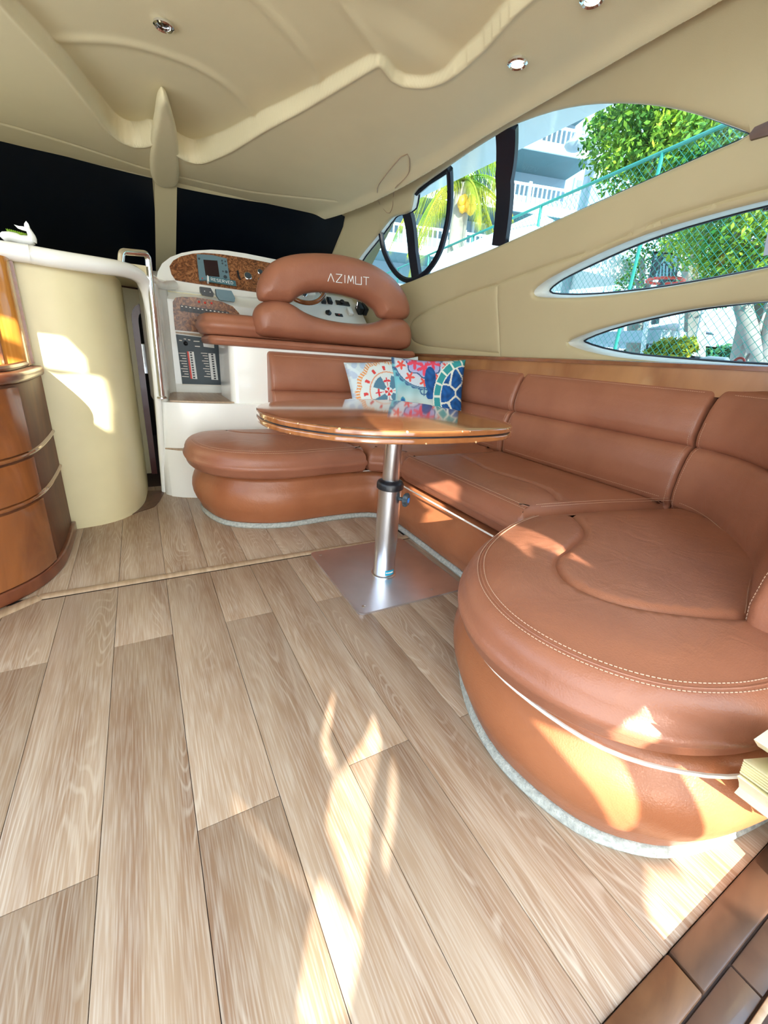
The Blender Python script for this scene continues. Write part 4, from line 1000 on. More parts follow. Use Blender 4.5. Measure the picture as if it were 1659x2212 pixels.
for (tx_, ty_, bx_, by_, stripe) in ((404, 759, 412, 818, True), (450, 763, 457, 820, False)):
    w_ = 14.5
    br = ypoly([(tx_, ty_), (tx_+w_, ty_+1), (bx_+w_, by_+1), (bx_, by_)], 3.599, .004, 'breaker_strip', M['white'], SBP)
    if stripe: ypoly([(tx_, ty_), (tx_+3.5, ty_+.2), (bx_+3.5, by_+.2), (bx_, by_)], 3.5975, .002, 'red_stripe', M['red'], br)
    for k in range(11):
        q_ = (k+.5)/11; x_ = tx_+(bx_-tx_)*q_; y_ = ty_+(by_-ty_)*q_
        ypoly([(x_+5.5, y_-1.6), (x_+10, y_-1.4), (x_+10.2, y_+1.8), (x_+5.8, y_+1.5)], 3.594, .006, 'breaker', M['black'], br)
lt = MB()
for col, x0_, x1_ in ((0, 386, 402), (1, 434, 449), (2, 483, 491)):
    for k in range(10):
        q_ = k/10; y_ = 762+q_*56; xs_ = x0_+q_*8; lt.ext(ypl([(xs_+3*(k % 3), y_), (x1_+q_*8-1, y_+.8), (x1_+q_*8-1, y_+2.2), (xs_+3*(k % 3), y_+1.4)], 3.6), (0, .001, 0))
for a, b, c_ in ((387, 734, 6), (397, 731, 5), (418, 736, 13), (421, 747, 11), (406, 733, 5)):
    lt.ext(ypl([(a, b), (a+c_, b+.8), (a+c_, b+2.6), (a, b+1.8)], 3.6), (0, .001, 0))
lt.build('panel_lettering', M['piping'], SBP, kind='stuff')
MB().lathe(onY(401, 742, 3.601), [(.016, 0), (.014, .012), (.004, .022), (.002, .024)], 10, axis=(0, -1, 0)).build('rotary_switch', M['black'], SBP)
ypoly([(438, 737), (462, 740), (463, 752), (440, 749)], 3.597, .006, 'meter', M['white'], SBP)
ypoly([(440, 722), (449, 722), (452, 728), (444, 731)], 3.590, .012, 'emergency_tab', M['red'], SBP)

# things on the dash
def boxon(name, label, cat, px_poly, y, th, mat):
    P = ypl(px_poly, y); c = np.mean(P, axis=0); t = thing(name, label, cat, c)
    MB().ext(P, (0, th, 0)).build('body', mat, t); return t, P
t, P = boxon('intercom_handset', 'small black box with two buttons on the white dash ledge', 'handset', [(432, 619), (455, 622), (462, 634), (461, 641), (438, 637), (433, 630)], 3.60, .05, M['black'])
for a, b in ((442, 629), (454, 631)): MB().lathe(onY(a, b, 3.599), [(.004, 0), (.003, .002)], 8, axis=(0, -1, 0)).build('button', M['white'], t)
t, P = boxon('instrument_cover', 'blue-grey plastic instrument cover lying on the dash ledge', 'cover', [(466, 624), (500, 628), (508, 644), (507, 652), (475, 648), (468, 638)], 3.60, .045, M['grey'])
MB().ext(ypl([(471, 629), (498, 632), (504, 643), (477, 640)], 3.597), (0, .004, 0)).build('raised_face', M['grey'], t)
RS = thing('reserved_sign', 'small teal desk sign reading RESERVED below the chart plotter', 'sign', dpl([(477, 616)], .06)[0])
so_ = dpl([(447, 607), (506, 617), (508, 628), (449, 619)], .065); MB().ext(so_, -DN*.006).build('plate', M['teal_sign'], RS)
MB().ext(dpl([(446, 605), (449, 608), (450, 619), (446, 618)], .066), -DN*.03).build('end_bracket', M['white'], RS)
sa, sb, sd_ = so_[0], so_[1], so_[3]; su = (sb-sa)/np.linalg.norm(sb-sa); sv = (sa-sd_)/np.linalg.norm(sa-sd_); SL = np.linalg.norm(sb-sa); SH = np.linalg.norm(sa-sd_)
lettering('RESERVED', lambda a, b: sd_+su*a+sv*b+DN*.001, SL*.10, SH*.25, SH*.5, SL*.072, SL*.030, .0016, M['white'], RS)

# side deck controls seen through the seat back
RD = np.array([[1, 0, 0], [0, .764, -.645], [0, .645, .764]]); DKN = RD[:, 2]
def deck(px, py): return onP(px, py, (0, 3.63, 1.19), (0, -.645, .764))
def off3(a, b, c): return RD@np.array([a, b, c])
for (a, b) in ((697, 651), (711, 652)):
    p = deck(a, b); t = thing('rocker_control', 'black rocker control on the side deck, nearer the steering wheel' if a == 697 else 'black rocker control on the side deck, second from the steering wheel', 'switch', p)
    MB().box(p+off3(0, 0, .012), (.042, .075, .024), RD, bev=.004).build('housing', M['black'], t); MB().box(p+off3(0, 0, .027), (.026, .045, .008), RD, bev=.002).build('rocker', M['slate'], t)
p = deck(740, 656); t = thing('joystick_panel', 'black thruster joystick panel on the side deck', 'control', p); MB().box(p+off3(0, 0, .005), (.13, .055, .010), RD, bev=.003).build('plate', M['black'], t); MB().lathe(p+off3(-.01, 0, .010), [(.016, 0), (.022, .012), (.014, .022)], 18, axis=DKN).build('knob', M['black'], t)
p = deck(709, 677); t = thing('rotary_knob', 'round black knob near the front of the side deck', 'knob', p); MB().lathe(p, [(.026, 0), (.028, .012), (.022, .018), (.006, .020), (.004, .034)], 20, axis=DKN).build('dial', M['black'], t)
p = deck(732, 681); t = thing('touch_pad', 'flat black pad beside the round knob on the side deck', 'pad', p); MB().box(p+off3(0, 0, .003), (.07, .035, .006), RD, bev=.002).build('pad', M['black'], t); MB().lathe(p+off3(0, 0, .006), [(.006, 0), (.005, .003)], 10, axis=DKN).build('button', M['red'], t)
p = deck(779, 674); t = thing('throttle_lever', 'black twin throttle box with chrome levers by the cream wall', 'throttle', p)
for dx in (-.023, .023): MB().box(p+off3(dx, 0, .035), (.042, .10, .07), RD, bev=.008).build('housing', M['black'], t)
for dx in (-.05, .05): MB().tube([p+off3(dx, .0, .03), p+off3(dx, .03, .09), p+off3(dx, .06, .12)], .005, 8).build('lever', M['chrome'], t)
p = deck(755, 676); t = thing('moulded_block', 'white moulded block beside the throttle', 'block', p); MB().box(p+off3(0, 0, .015), (.045, .09, .03), RD, bev=.008).build('block', M['gel'], t)

# steering wheel (rim behind the seat back)
SWH = thing('steering_wheel', 'varnished wood steering wheel rim behind the tan seat back', 'wheel', (.90, 3.55, 1.36))
wc = onY(652, 607, 3.52); wn = np.array([0, -.85, .52]); wn /= np.linalg.norm(wn); wu = np.array([1., 0, 0]); wv = np.cross(wn, wu)
MB().tube([wc+.185*(math.cos(a)*wu+math.sin(a)*wv) for a in np.linspace(0, 2*PI, 48, endpoint=False)], .017, 10, closed=True).build('rim', M['cherry'], SWH)
for a in (PI/2, PI*7/6, PI*11/6): MB().tube([wc, wc+.18*(math.cos(a)*wu+math.sin(a)*wv)], .009, 8).build('spoke', M['chrome'], SWH)
MB().lathe(wc, [(.05, -.02), (.05, .01), (.03, .02)], 24, axis=wn).build('hub', M['black'], SWH)

# bench seat with looped back rest
BN = thing('helm_bench', 'tan leather helm bench with an open looped back rest', 'seat', (1.1, 3.2, .985))
BN['label'] = 'tan leather helm bench with an open looped lettered back rest'
cushion('seat_base', roundpoly([(.395, 2.985), (1.93, 2.985), (1.93, 3.46), (.395, 3.46)], [.10, .05, .05, .10], 8), .986, 1.042, M['leather'], BN, r=.026, rb=.022, bulge=.004, crown=0, step=.03)
cushion('seat_cushion', roundpoly([(.372, 3.03), (1.86, 3.03), (1.86, 3.46), (.372, 3.46)], [.13, .05, .05, .13], 8), 1.044, 1.175, M['leather'], BN, r=.045, rb=.03, bulge=.014, crown=.012, step=.03)
YB = 3.05
def yo(L): return np.array([onY(px, py, YB)[[0, 2]] for px, py in L])
def lean(a, b, h): return np.array([a, YB+.16*(b-1.25)*0-h, b])
arch = smooth_loop(yo([(556, 648), (553, 618), (566, 586), (590, 562), (630, 549), (678, 546), (728, 549), (779, 561), (823, 582), (856, 610), (876, 643), (882, 672), (876, 690), (855, 694), (830, 690), (817, 687), (808, 668), (779, 649), (738, 637), (694, 631), (661, 633), (640, 643), (628, 656), (600, 655), (570, 653)]), 2, .03)
BA = inflate('back_loop', arch, .095, .085, lean, M['leather'], BN, .018)
low = smooth_loop(yo([(552, 727), (545, 700), (546, 675), (556, 657), (583, 647), (612, 650), (632, 659), (655, 675), (694, 689), (738, 697), (779, 700), (808, 697), (826, 689), (848, 686), (868, 689), (881, 706), (883, 735), (876, 757), (820, 753), (700, 741), (600, 731)]), 2, .03)
inflate('back_lower', low, .11, .075, lean, M['leather'], BN, .018)
la, lb2 = onY(708, 598, YB-.096), onY(797, 607, YB-.096)
lu = (lb2-la); LL = np.linalg.norm(lu); lu /= LL; lv = np.array([-lu[2], 0, lu[0]]); lv = lv if lv[2] > 0 else -lv
lettering('AZIMUT', lambda a, b: la+lu*a+lv*b+np.array([0, -.001, 0]), 0, -.027, .048, LL*.145, LL*.046, .0028, M['white'], BA, name='lettering')

# =====================================================================
# HANDRAIL, PLANTER, CABINET, LOCKER
# =====================================================================
HR = thing('grab_rail', 'tall chrome grab rail standing at the companionway corner', 'rail', (.098, 3.0, .65))
ft = onY(350, 859, 2.985); tpp = onY(318, 553, 2.90)
MB().tube(roundpoly([ft, ft+(tpp-ft)*.02, onY(319, 548, 2.93), onY(262, 543, 2.79), onY(261, 566, 2.78)], [0, 0, .035, .03, 0], 8), .0165, 16).build('tube', M['chrome'], HR)
MB().lathe(ft, [(.028, -.004), (.028, .004), (.02, .010)], 24).build('foot_flange', M['chrome'], HR)

WP = thing('whale_planter', 'white ceramic whale-tail planter of succulents on the coaming', 'planter', (-.42, 2.75, 1.365))
wp0 = onY(40, 530, 2.74)
def W(px, py, dy=0): return onY(px, py, 2.74+dy)
body = [W(6, 516), W(12, 511), W(22, 511), W(36, 514), W(50, 518), W(62, 520), W(70, 518)]
MB().tube(catmull(body, False, .01), [.006]+[.021]*3+[.024]*200 if False else .020, 14).build('body', M['white'], WP)
tail = catmull([W(68, 522), W(69, 514), W(66, 505), W(62, 497), W(59, 491)], False, .008); k = len(tail)
TL_ = MB().tube(tail, [.020-.012*i/(k-1) for i in range(k)], 12).build('tail', M['white'], WP)
for pts in ([(60, 494), (50, 489), (40, 488), (30, 485), (38, 493), (48, 497), (57, 499)], [(58, 497), (52, 489), (52, 483), (56, 477), (61, 483), (64, 491), (63, 498)]):
    MB().ext([W(a, b, -.005) for a, b in pts], (0, .010, 0)).build('fluke', M['white'], TL_)
rg = random.Random(5); sm_ = MB()
for k in range(9):
    c_ = W(20+k*4.2, 502+k*1.1, rg.uniform(-.01, .01)); 
    for j in range(7):
        a = 2*PI*j/7; dv = np.array([math.cos(a)*.008, math.sin(a)*.008, .010]); sm_.tube([c_, c_+dv*.6, c_+dv*1.25], [.003, .0035, .0006], 5)
sm_.build('succulents', M['leaf2'], WP, kind='stuff')

# cabinet
CB = thing('drawer_cabinet', 'glossy dark cherry cabinet with a rounded front, on the port side', 'cabinet', (-.9, 2.1, 0))
cab = catmull([(-.412, 2.595), (-.408, 2.45), (-.41, 2.25), (-.425, 2.12), (-.465, 2.0), (-.535, 1.905), (-.64, 1.82), (-.80, 1.72), (-1.0, 1.62), (-1.35, 1.47)], False, .04)
def cabloop(off):
    t = np.gradient(cab, axis=0); nn = np.stack([t[:, 1], -t[:, 0]], 1); nn /= np.linalg.norm(nn, axis=1)[:, None]
    if nn[0][0] < 0: nn = -nn
    P = cab+nn*off; return np.vstack([P, [(-1.46, 1.47-off), (-1.46, 2.597)]])
def cabslab(name, off, z0, z1, mat, r=.004): return cushion(name, cabloop(off), z0, z1, mat, CB, r=r, rb=r, bulge=0, crown=0, step=.06)
cabslab('plinth', .018, .0, .055, M['cherry_dark'], .008)
M['cab_side'] = wood('cabinet_side', (0.10, 0.035, 0.02), (0.17, 0.065, 0.03), (4, 4, 1.5), .5, 0.0)
M['cab_side'].node_tree.nodes['Principled BSDF'].inputs['Specular IOR Level'].default_value = .25
cabslab('body', .0, .050, .80, M['cab_side'])
for k, (z0, z1, off) in enumerate(((.06, .345, .012), (.375, .52, .012), (.55, .79, .012))):
    nC = len(cab); i1 = int(nC*.30); P = cabloop(off); seg = P[i1:nC-1]; inn_ = cabloop(-.01)[i1:nC-1]
    MB().ext([(p[0], p[1], z0) for p in list(seg)+list(inn_[::-1])], (0, 0, z1-z0)).build('drawer_front', M['cherry'], CB)
for z in (.36, .535):
    Pm = cabloop(.001)[:len(cab)]; MB().tube([(p[0], p[1], z) for p in Pm], .009, 8).build('moulding', M['cherry'], CB)
cabslab('countertop', .014, .80, .842, M['cherry_dark'], .016)
MB().tube([(p[0], p[1], .853) for p in cabloop(-.035)[:len(cab)]], .013, 8).build('fiddle_rail', M['cherry_dark'], CB)
LK = thing('tall_locker', 'glossy amber cherry locker standing on the cabinet, under the white coaming', 'locker', (-.9, 2.4, .845))
lk = roundpoly([(-.432, 2.59), (-.432, 2.48), (-.56, 2.40), (-1.45, 2.05), (-1.45, 2.59)], [.0, .03, .05, 0, 0])
MB().ext([(a, b, .845) for a, b in lk], (0, 0, .425)).build('carcass', M['amber'], LK)
MB().ext([(a, b, .85) for a, b in [(-.425, 2.597), (-.425, 2.572), (-.436, 2.572), (-.436, 2.597)]], (0, 0, .42)).build('edge_strip', M['cherry'], LK)
MB().tube([(-.505, 2.426, .85), (-.505, 2.426, 1.265)], .008, 8).build('door_seam', M['cherry'], LK)

# downlights
def downlight(px, py, z, label, on=False):
    p = onZ(px, py, z); x, y = p[0], p[1]; zc = float(ceil_z(x, y)[0]); t = thing('ceiling_downlight', label, 'light', (x, y, zc), 'round chrome ceiling downlights')
    MB().lathe((x, y, zc), [(.026, .004), (.034, .0), (.040, -.004), (.040, -.012), (.034, -.016), (.027, -.012), (.026, -.004)], 32).build('bezel', M['chrome'], t)
    MB().lathe((x, y, zc), [(.026, .006), (.024, -.004), (.014, -.009), (.001, -.011)], 24).build('lens', M['lamp_on'] if on else M['lamp_off'], t)
m_, nt_m, b_m = _mat('lamp_glow'); b_m.inputs['Emission Color'].default_value = (1, .78, .5, 1); b_m.inputs['Emission Strength'].default_value = 3.0; M['lamp_on'] = m_
M['lamp_off'] = plain('lamp_lens', (.25, .24, .24), .1, 1.0)
downlight(353, 52, 2.235, 'round chrome downlight, unlit, in the headliner above the windscreen')
downlight(1119, 130, 2.15, 'round chrome downlight, lit, in the headliner above the arched window', True)
downlight(1281, -8, 2.15, 'round chrome downlight cut off by the top edge of the photo', True)
# panel let into the headliner by the pillar
pan_px = [(880, 333), (885, 343), (884, 370), (872, 388), (854, 405), (850, 420), (848, 445), (842, 460), (836, 460), (818, 436), (815, 415), (818, 400), (840, 370), (868, 338)]
def Fin(x, y, z):
    d_ = 1.71-float(taper(y))-x; a = Fwall(x, y, z); b = z-float(ceil_z(x, min(y, ytop(x)), False)[0])+.022*math.exp(-(d_/.05)**2) if d_ > 0 else -1; return max(a, b) if y < 4.2 else a
pp = np.array([hit(px, py, Fin, 1, 6, 260) for px, py in pan_px]); pp = catmull(pp, True, .03)
AP = MB().tube([p+(EYE-p)/np.linalg.norm(EYE-p)*.004 for p in pp], .0026, 6, closed=True).build('trim_8', M['oak_trim']); AP['kind'] = 'structure'
# wood batten at the aft end of the arched window
v0 = wpt(1624, 293, -.02); v1 = wpt(1662, 296, -.02)
WB = thing('wood_batten', 'short dark wood batten at the aft tip of the arched window', 'batten', wpt(1640, 283))
MB().ext([wpt(*p_, -.012) for p_ in [(1622, 290), (1634, 274), (1720, 236), (1720, 275), (1624, 302)]], (.03, 0, 0)).build('batten', M['walnut'], WB)
# folded blind at the right-hand side
FB = thing('folded_blind', 'stack of pale cream slats with a hollow bottom rail beside the settee end', 'blind', onY(1600, 1680, .118))
def blk(px, py, y=.118): return onY(px, py, y)
def bslat(pts, name, mat=None): MB().ext([blk(*p) for p in pts], (0, -.115, 0)).build(name, mat or M['pale'], FB)
bslat([(1628, 1597), (1660, 1575), (1720, 1560), (1740, 1620), (1680, 1640), (1637, 1612)], 'head_slat')
for k in range(6):
    y_ = 1640+k*5.0; x_ = 1606-k*1.6; bslat([(x_, y_), (x_+120, y_-10), (x_+120, y_-6), (x_, y_+4.2)], 'slat')
bslat([(1592, 1676), (1600, 1672), (1640, 1694), (1720, 1700), (1720, 1706), (1637, 1703), (1596, 1683)], 'bottom_rail')
bslat([(1592, 1676), (1598, 1680), (1608, 1693), (1607, 1701), (1600, 1708), (1590, 1716), (1586, 1712), (1596, 1700), (1596, 1690)], 'bottom_rail')
bslat([(1586, 1712), (1592, 1709), (1625, 1735), (1634, 1738), (1632, 1745), (1626, 1744)], 'bottom_rail')
bslat([(1632, 1700), (1640, 1702), (1634, 1742), (1627, 1740)], 'bottom_rail')
bslat([(1640, 1702), (1720, 1704), (1720, 1760), (1635, 1742)], 'bottom_rail')
# =====================================================================
# ADDED SUN MASK: unseen screen behind the camera, holes traced back from wanted sun patches
# =====================================================================
def back_proj(p, y=-2.0):
    t = (y-p[1])/SUN_DIR.y; return np.array([p[0]+SUN_DIR.x*t, p[2]+SUN_DIR.z*t])
def fl(L): return [back_proj(onZ(*p)) for p in L]
def fx(L, x): return [back_proj(onX(px, py, x)) for px, py in L]
def fp(L, p0, n): return [back_proj(onP(px, py, p0, n)) for px, py in L]
gaps = [fl([(724, 1488), (703, 1550), (692, 1608), (712, 1660), (730, 1655), (708, 1600), (716, 1555)]),
        fl([(808, 1545), (790, 1600), (745, 1660), (722, 1680), (703, 1780), (775, 1985), (792, 1900), (803, 1720), (824, 1600)]),
        fl([(852, 1628), (860, 1700), (850, 1790), (832, 1885), (826, 1850), (838, 1760), (840, 1680)]),
        fl([(690, 1905), (665, 2010), (640, 2200), (700, 2260), (745, 2200), (785, 2015), (755, 1985), (712, 1925)]),
        fl([(492, 1722), (510, 1735), (600, 1835), (680, 1930), (676, 1937), (590, 1845)]),
        fl([(1400, 1880), (1500, 1900), (1560, 1950), (1450, 2050), (1400, 1980)])]
gaps += [fp([(76, 668), (150, 742), (172, 765), (178, 800), (100, 792)], (0, 2.62, 0), (0, 1, 0)), fp([(106, 816), (205, 803), (218, 860), (222, 928), (113, 848)], (0, 2.62, 0), (0, 1, 0)),
         fp([(0, 618), (28, 640), (40, 700), (70, 742), (38, 736), (-30, 715)], (0, 2.42, 0), (0, 1, 0)), fp([(-30, 768), (35, 772), (84, 784), (60, 800), (-30, 806)], (0, 2.42, 0), (0, 1, 0)),
         [back_proj(onZ(px, py, .786)) for px, py in [(785, 893), (850, 895), (905, 901), (1015, 931), (830, 934), (800, 915)]],
         fx([(900, 1052), (985, 1036), (1002, 1050), (985, 1082), (962, 1110), (925, 1096)], 1.245), fx([(884, 1146), (905, 1110), (937, 1096), (1005, 1140), (1010, 1168), (960, 1150), (925, 1138)], 1.275),
         fp([(1185, 1588), (1300, 1618), (1350, 1650), (1357, 1720), (1345, 1800), (1312, 1775), (1262, 1690)], (.75, .30, .15), (.8, .6, 0)),
         fp([(1466, 1655), (1560, 1670), (1665, 1690), (1665, 1800), (1560, 1862), (1440, 1850), (1472, 1760)], (1.0, .17, .15), (.3, .95, 0)),
         fp([(1300, 1560), (1392, 1522), (1402, 1562), (1372, 1612), (1320, 1598)], (.72, .30, .36), (.75, .65, 0))]
gaps = [dedup(np.array(g), .002) for g in gaps]  # holes placed so the sun falls in chosen patches
sv_, sf_ = cdt(np.array([(-2.9, .35), (2.1, .35), (2.1, 3.1), (-2.9, 3.1)]), None, gaps)
CS = MB(); CS.v = [(a, -2.0, b) for a, b in sv_]; CS.f = sf_
m_ = bpy.data.materials.new('sun_mask_cloth'); m_.use_nodes = True; nt = m_.node_tree; nt.nodes.clear()
o1 = N(nt, 'ShaderNodeOutputMaterial'); d1 = N(nt, 'ShaderNodeBsdfDiffuse'); t1 = N(nt, 'ShaderNodeBsdfTranslucent'); x1 = N(nt, 'ShaderNodeMixShader')
d1.inputs[0].default_value = (.85, .84, .80, 1); t1.inputs[0].default_value = (.85, .84, .80, 1); x1.inputs[0].default_value = .4
nt.links.new(d1.outputs[0], x1.inputs[1]); nt.links.new(t1.outputs[0], x1.inputs[2]); nt.links.new(x1.outputs[0], o1.inputs[0])
CS.struct('sun_mask_screen', m_)  # added screen, out of view, masks and softens the sun

# =====================================================================
# OUTSIDE, TO STARBOARD
# =====================================================================
def far(px, py, d):
    v = ray(px, py); return EYE+v*(d/np.hypot(v[0], v[1]))
MB().box((24, 10, -.75), (44, 60, .1)).struct('ground', M['concrete'])
# --- chain link fence
fd = np.array([.1666, .986, 0]); fd /= np.linalg.norm(fd); f0 = np.array([5.20, 3.536, 0]); FZ = 3.25; FB = -.7
FE = thing('chain_link_fence', 'teal chain-link fence with a sloping top rail between boat and trees', 'fence', f0+np.array([0, 0, FB]))
L0, L1 = -5.0, 14.0
MB().tube([f0+fd*L0+np.array([0, 0, FZ]), f0+fd*L1+np.array([0, 0, FZ])], .021, 8).build('top_rail', M['fence'], FE)
for k in np.arange(L0, L1+.1, 2.0): MB().tube([f0+fd*(k+1)+np.array([0, 0, FB]), f0+fd*(k+1)+np.array([0, 0, FZ])], .021, 8).build('post', M['fence'], FE)
wm = MB(); H_ = FZ-FB; pit = .085
for k in np.arange(L0-H_, L1+H_, pit):
    for sgn in (1, -1):
        a, b = k, k+sgn*H_; s0, s1_ = 0., 1.
        if a < L0: s0 = max(s0, (L0-a)/(b-a)) if b > a else s0
        za, zb = FB, FZ; pa = a; pb = b
        lo, hi = min(a, b), max(a, b)
        if hi < L0 or lo > L1: continue
        A_ = f0+fd*pa+np.array([0, 0, za]); B_ = f0+fd*pb+np.array([0, 0, zb]); w_ = np.array([0, 0, .0034])
        n = len(wm.v); wm.v += [tuple(A_-w_), tuple(B_-w_), tuple(B_+w_), tuple(A_+w_)]; wm.f.append((n, n+1, n+2, n+3))
part('wire_mesh', wm.v, wm.f, M['fence'], FE, smooth=False, kind='stuff')

# --- apartment building with balconies
bd = np.array([.9512, -.3086, 0]); bn = np.array([-.3086, -.9512, 0]); bc = far(1180, 350, 17.0)
def bpt(px, py, back=0.0): return onP(px, py, bc-bn*back, bn)
def bu(px, py, back=0.0): return (bpt(px, py, back)-bc)@bd
def bz(px, py, back=0.0): return bpt(px, py, back)[2]
def BX(mb, u0, u1, z0, z1, b0, b1):
    P = [bc*np.array([1, 1, 0])+bd*u-bn*b for u, b in ((u0, b0), (u1, b0), (u1, b1), (u0, b1))]
    mb.ext([p+np.array([0, 0, z0]) for p in P], (0, 0, z1-z0)); return mb
BG = thing('apartment_building', 'pale apartment building with white railed balconies beyond the fence', 'building', bc*np.array([1, 1, 0])+np.array([0, 0, -.7]))
uR = bu(1296, 292); uW = bu(1345, 300, 1.6); UL = -16
zt = [bz(1159, 265), bz(1159, 400)]; zs = [bz(1159, 307), bz(1159, 446)]
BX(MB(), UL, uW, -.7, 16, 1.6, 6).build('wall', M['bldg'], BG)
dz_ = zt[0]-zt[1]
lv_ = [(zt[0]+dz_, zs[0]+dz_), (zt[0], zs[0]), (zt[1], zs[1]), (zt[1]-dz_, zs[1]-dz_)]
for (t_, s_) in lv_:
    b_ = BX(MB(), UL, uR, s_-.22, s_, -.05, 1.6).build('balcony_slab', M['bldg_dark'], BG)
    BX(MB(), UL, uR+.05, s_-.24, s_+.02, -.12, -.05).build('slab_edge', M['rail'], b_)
    rl = BX(MB(), UL, uR, t_-.07, t_, -.06, 0).build('railing', M['rail'], BG)
    bb = MB()
    for u_ in np.arange(UL, uR, .16): BX(bb, u_, u_+.045, s_, t_, -.05, -.01)
    part('balusters', bb.v, bb.f, M['rail'], rl, smooth=False, kind='stuff')
    for u_ in np.arange(uR-.1, UL, -2.0): BX(MB(), u_-.06, u_+.04, s_, t_+.05, -.07, .02).build('rail_post', M['rail'], rl)
for k, (a, b, c_, d_) in enumerate([(1262, 262, 1292, 283), (1240, 385, 1275, 412), (1306, 612, 1336, 632), (1120, 330, 1150, 360), (1020, 480, 1050, 510)]):
    u0, u1 = bu(a, b, 1.6), bu(c_, b, 1.6); z1_, z0_ = bz(a, b, 1.6), bz(a, d_, 1.6)
    wf = BX(MB(), u0, u1, z0_, z1_, 1.5, 1.6).build('window', M['rail'], BG)
    um = (u0+u1)/2
    for q0, q1 in ((u0+.08, um-.05), (um+.05, u1-.08)): BX(MB(), q0, q1, z0_+.08, z1_-.08, 1.46, 1.51).build('pane', M['winglass'], wf)

# --- lamp post
lp0 = far(1292, 285, 10.0); lpb = lp0*np.array([1, 1, 0])+np.array([-.10, 0, -.7])
LP = thing('street_lamp', 'silver street lamp with a round hanging head before the balconies', 'lamp', lpb)
MB().tube([lpb, lp0], .085, 14).build('pole', M['lampgrey'], LP)
hd = far(1243, 312, 10.0); arm_r = far(1280, 284, 10.0)
MB().tube([far(1288, 290, 10), arm_r, far(1262, 296, 10), hd+np.array([0, 0, .12])], .03, 8).build('arm', M['lampgrey'], LP)
MB().lathe(hd, [(.03, .16), (.06, .14), (.10, .06), (.18, .02), (.19, -.02), (.15, -.07), (.05, -.11)], 24).build('lamp_head', M['lampgrey'], LP)

# --- white market tent
tt_ = [far(*p, 9.0) for p in ((1163, 458), (1118, 512), (1190, 500))]; TN = thing('canopy_tent', 'peaked white canopy tent beyond the fence', 'tent', tt_[0]*np.array([1, 1, 0])+np.array([0, 0, -.7]))
ap = tt_[0]; r_ = 1.25; cb = [ap+np.array([dx*r_, dy*r_, -.75]) for dx, dy in ((-1, -1), (1, -1), (1, 1), (-1, 1))]
mb = MB(); mb.v = [tuple(ap)]+[tuple(p) for p in cb]+[tuple(p-np.array([0, 0, .3])) for p in cb]; mb.f = [(0, i+1, (i+1) % 4+1) for i in range(4)]+[(i+1, (i+1) % 4+1, (i+1) % 4+5, i+5) for i in range(4)]
mb.build('roof', M['canvas'], TN, smooth=False)
for p in cb: MB().tube([p, p*np.array([1, 1, 0])+np.array([0, 0, -.7])], .03, 6).build('leg', M['rail'], TN)

# --- trees
def leafcloud(rng, blobs, n, size):
    V = np.zeros((n*4, 3)); F = []
    wts = np.array([b[1]**2 for b in blobs]); wts = wts/wts.sum()
    for i in range(n):
        c_, r_ = blobs[rng.choice(len(blobs), p=wts)]; d_ = rng.normal(size=3); d_ /= np.linalg.norm(d_); p = np.array(c_)+d_*r_*(rng.uniform(.55, 1.0))*np.array([1, 1, .75])
        u = rng.normal(size=3); u /= np.linalg.norm(u); v = np.cross(u, rng.normal(size=3)); v /= np.linalg.norm(v); s_ = size*rng.uniform(.6, 1.2)
        V[i*4:i*4+4] = [p-u*s_, p+v*s_*.45, p+u*s_, p-v*s_*.45]; F.append((i*4, i*4+1, i*4+2, i*4+3))
    return V, F
def tree(label, base, trunk_top, blobs, n, size, mats, group=None, seed=1):
    rng = np.random.RandomState(seed); t = thing('broadleaf_tree', label, 'tree', base, group)
    mid = (np.array(base)+np.array(trunk_top))/2+np.array([.15, .1, 0]); MB().tube(catmull([base, mid, trunk_top], False, .4), .16, 8).build('trunk', M['bark'], t)
    bb = MB()
    for c_, r_ in blobs: bb.tube([trunk_top, (np.array(trunk_top)+np.array(c_))/2+np.array([0, 0, .15]), c_], .05, 6)
    bb.build('branches', M['bark'], t)
    for mt, fr_ in zip(mats, (.6, .4)):
        V, F_l = leafcloud(rng, blobs, int(n*fr_), size); part('foliage', V, F_l, M[mt], t, smooth=False, kind='stuff')
def blob(px, py, d, r): return (far(px, py, d), r)
tree('leafy green tree filling the right half of the arched window', far(1560, 900, 8.2)*np.array([1, 1, 0])+np.array([0, 0, -.7]), far(1500, 560, 8.2),
     [blob(1360, 300, 8.6, .75), (blob(1420, 270, 8.4, .9)), blob(1480, 280, 8.2, .9), blob(1400, 360, 8.2, .7), blob(1540, 310, 7.8, .9), blob(1340, 250, 9.0, .5), blob(1600, 350, 7.6, 1.0), blob(1480, 210, 8, .9)], 15000, .05, ('leaf', 'leaf2'), None, 3)
tree('green tree behind the mesh at the right end of the middle window', far(1640, 900, 6.6)*np.array([1, 1, 0])+np.array([0, 0, -.7]), far(1640, 640, 6.6),
     [blob(1520, 520, 6.6, .45), blob(1590, 500, 6.4, .6), blob(1660, 520, 6.2, .7), blob(1620, 580, 6.4, .5), blob(1740, 500, 6.2, .8), blob(1480, 480, 7.0, .35)], 9000, .036, ('leaf2', 'leaf'), None, 4)
tree('thin-leaved tree around the basketball hoop, seen through the middle window', far(1400, 900, 8.6)*np.array([1, 1, 0])+np.array([0, 0, -.7]), far(1380, 660, 8.6),
     [blob(1385, 560, 8.8, .28), blob(1370, 610, 8.8, .3), blob(1450, 520, 9, .35), blob(1490, 610, 8.8, .3), blob(1545, 620, 8, .4)], 2200, .035, ('leaf', 'hedge'), None, 5)
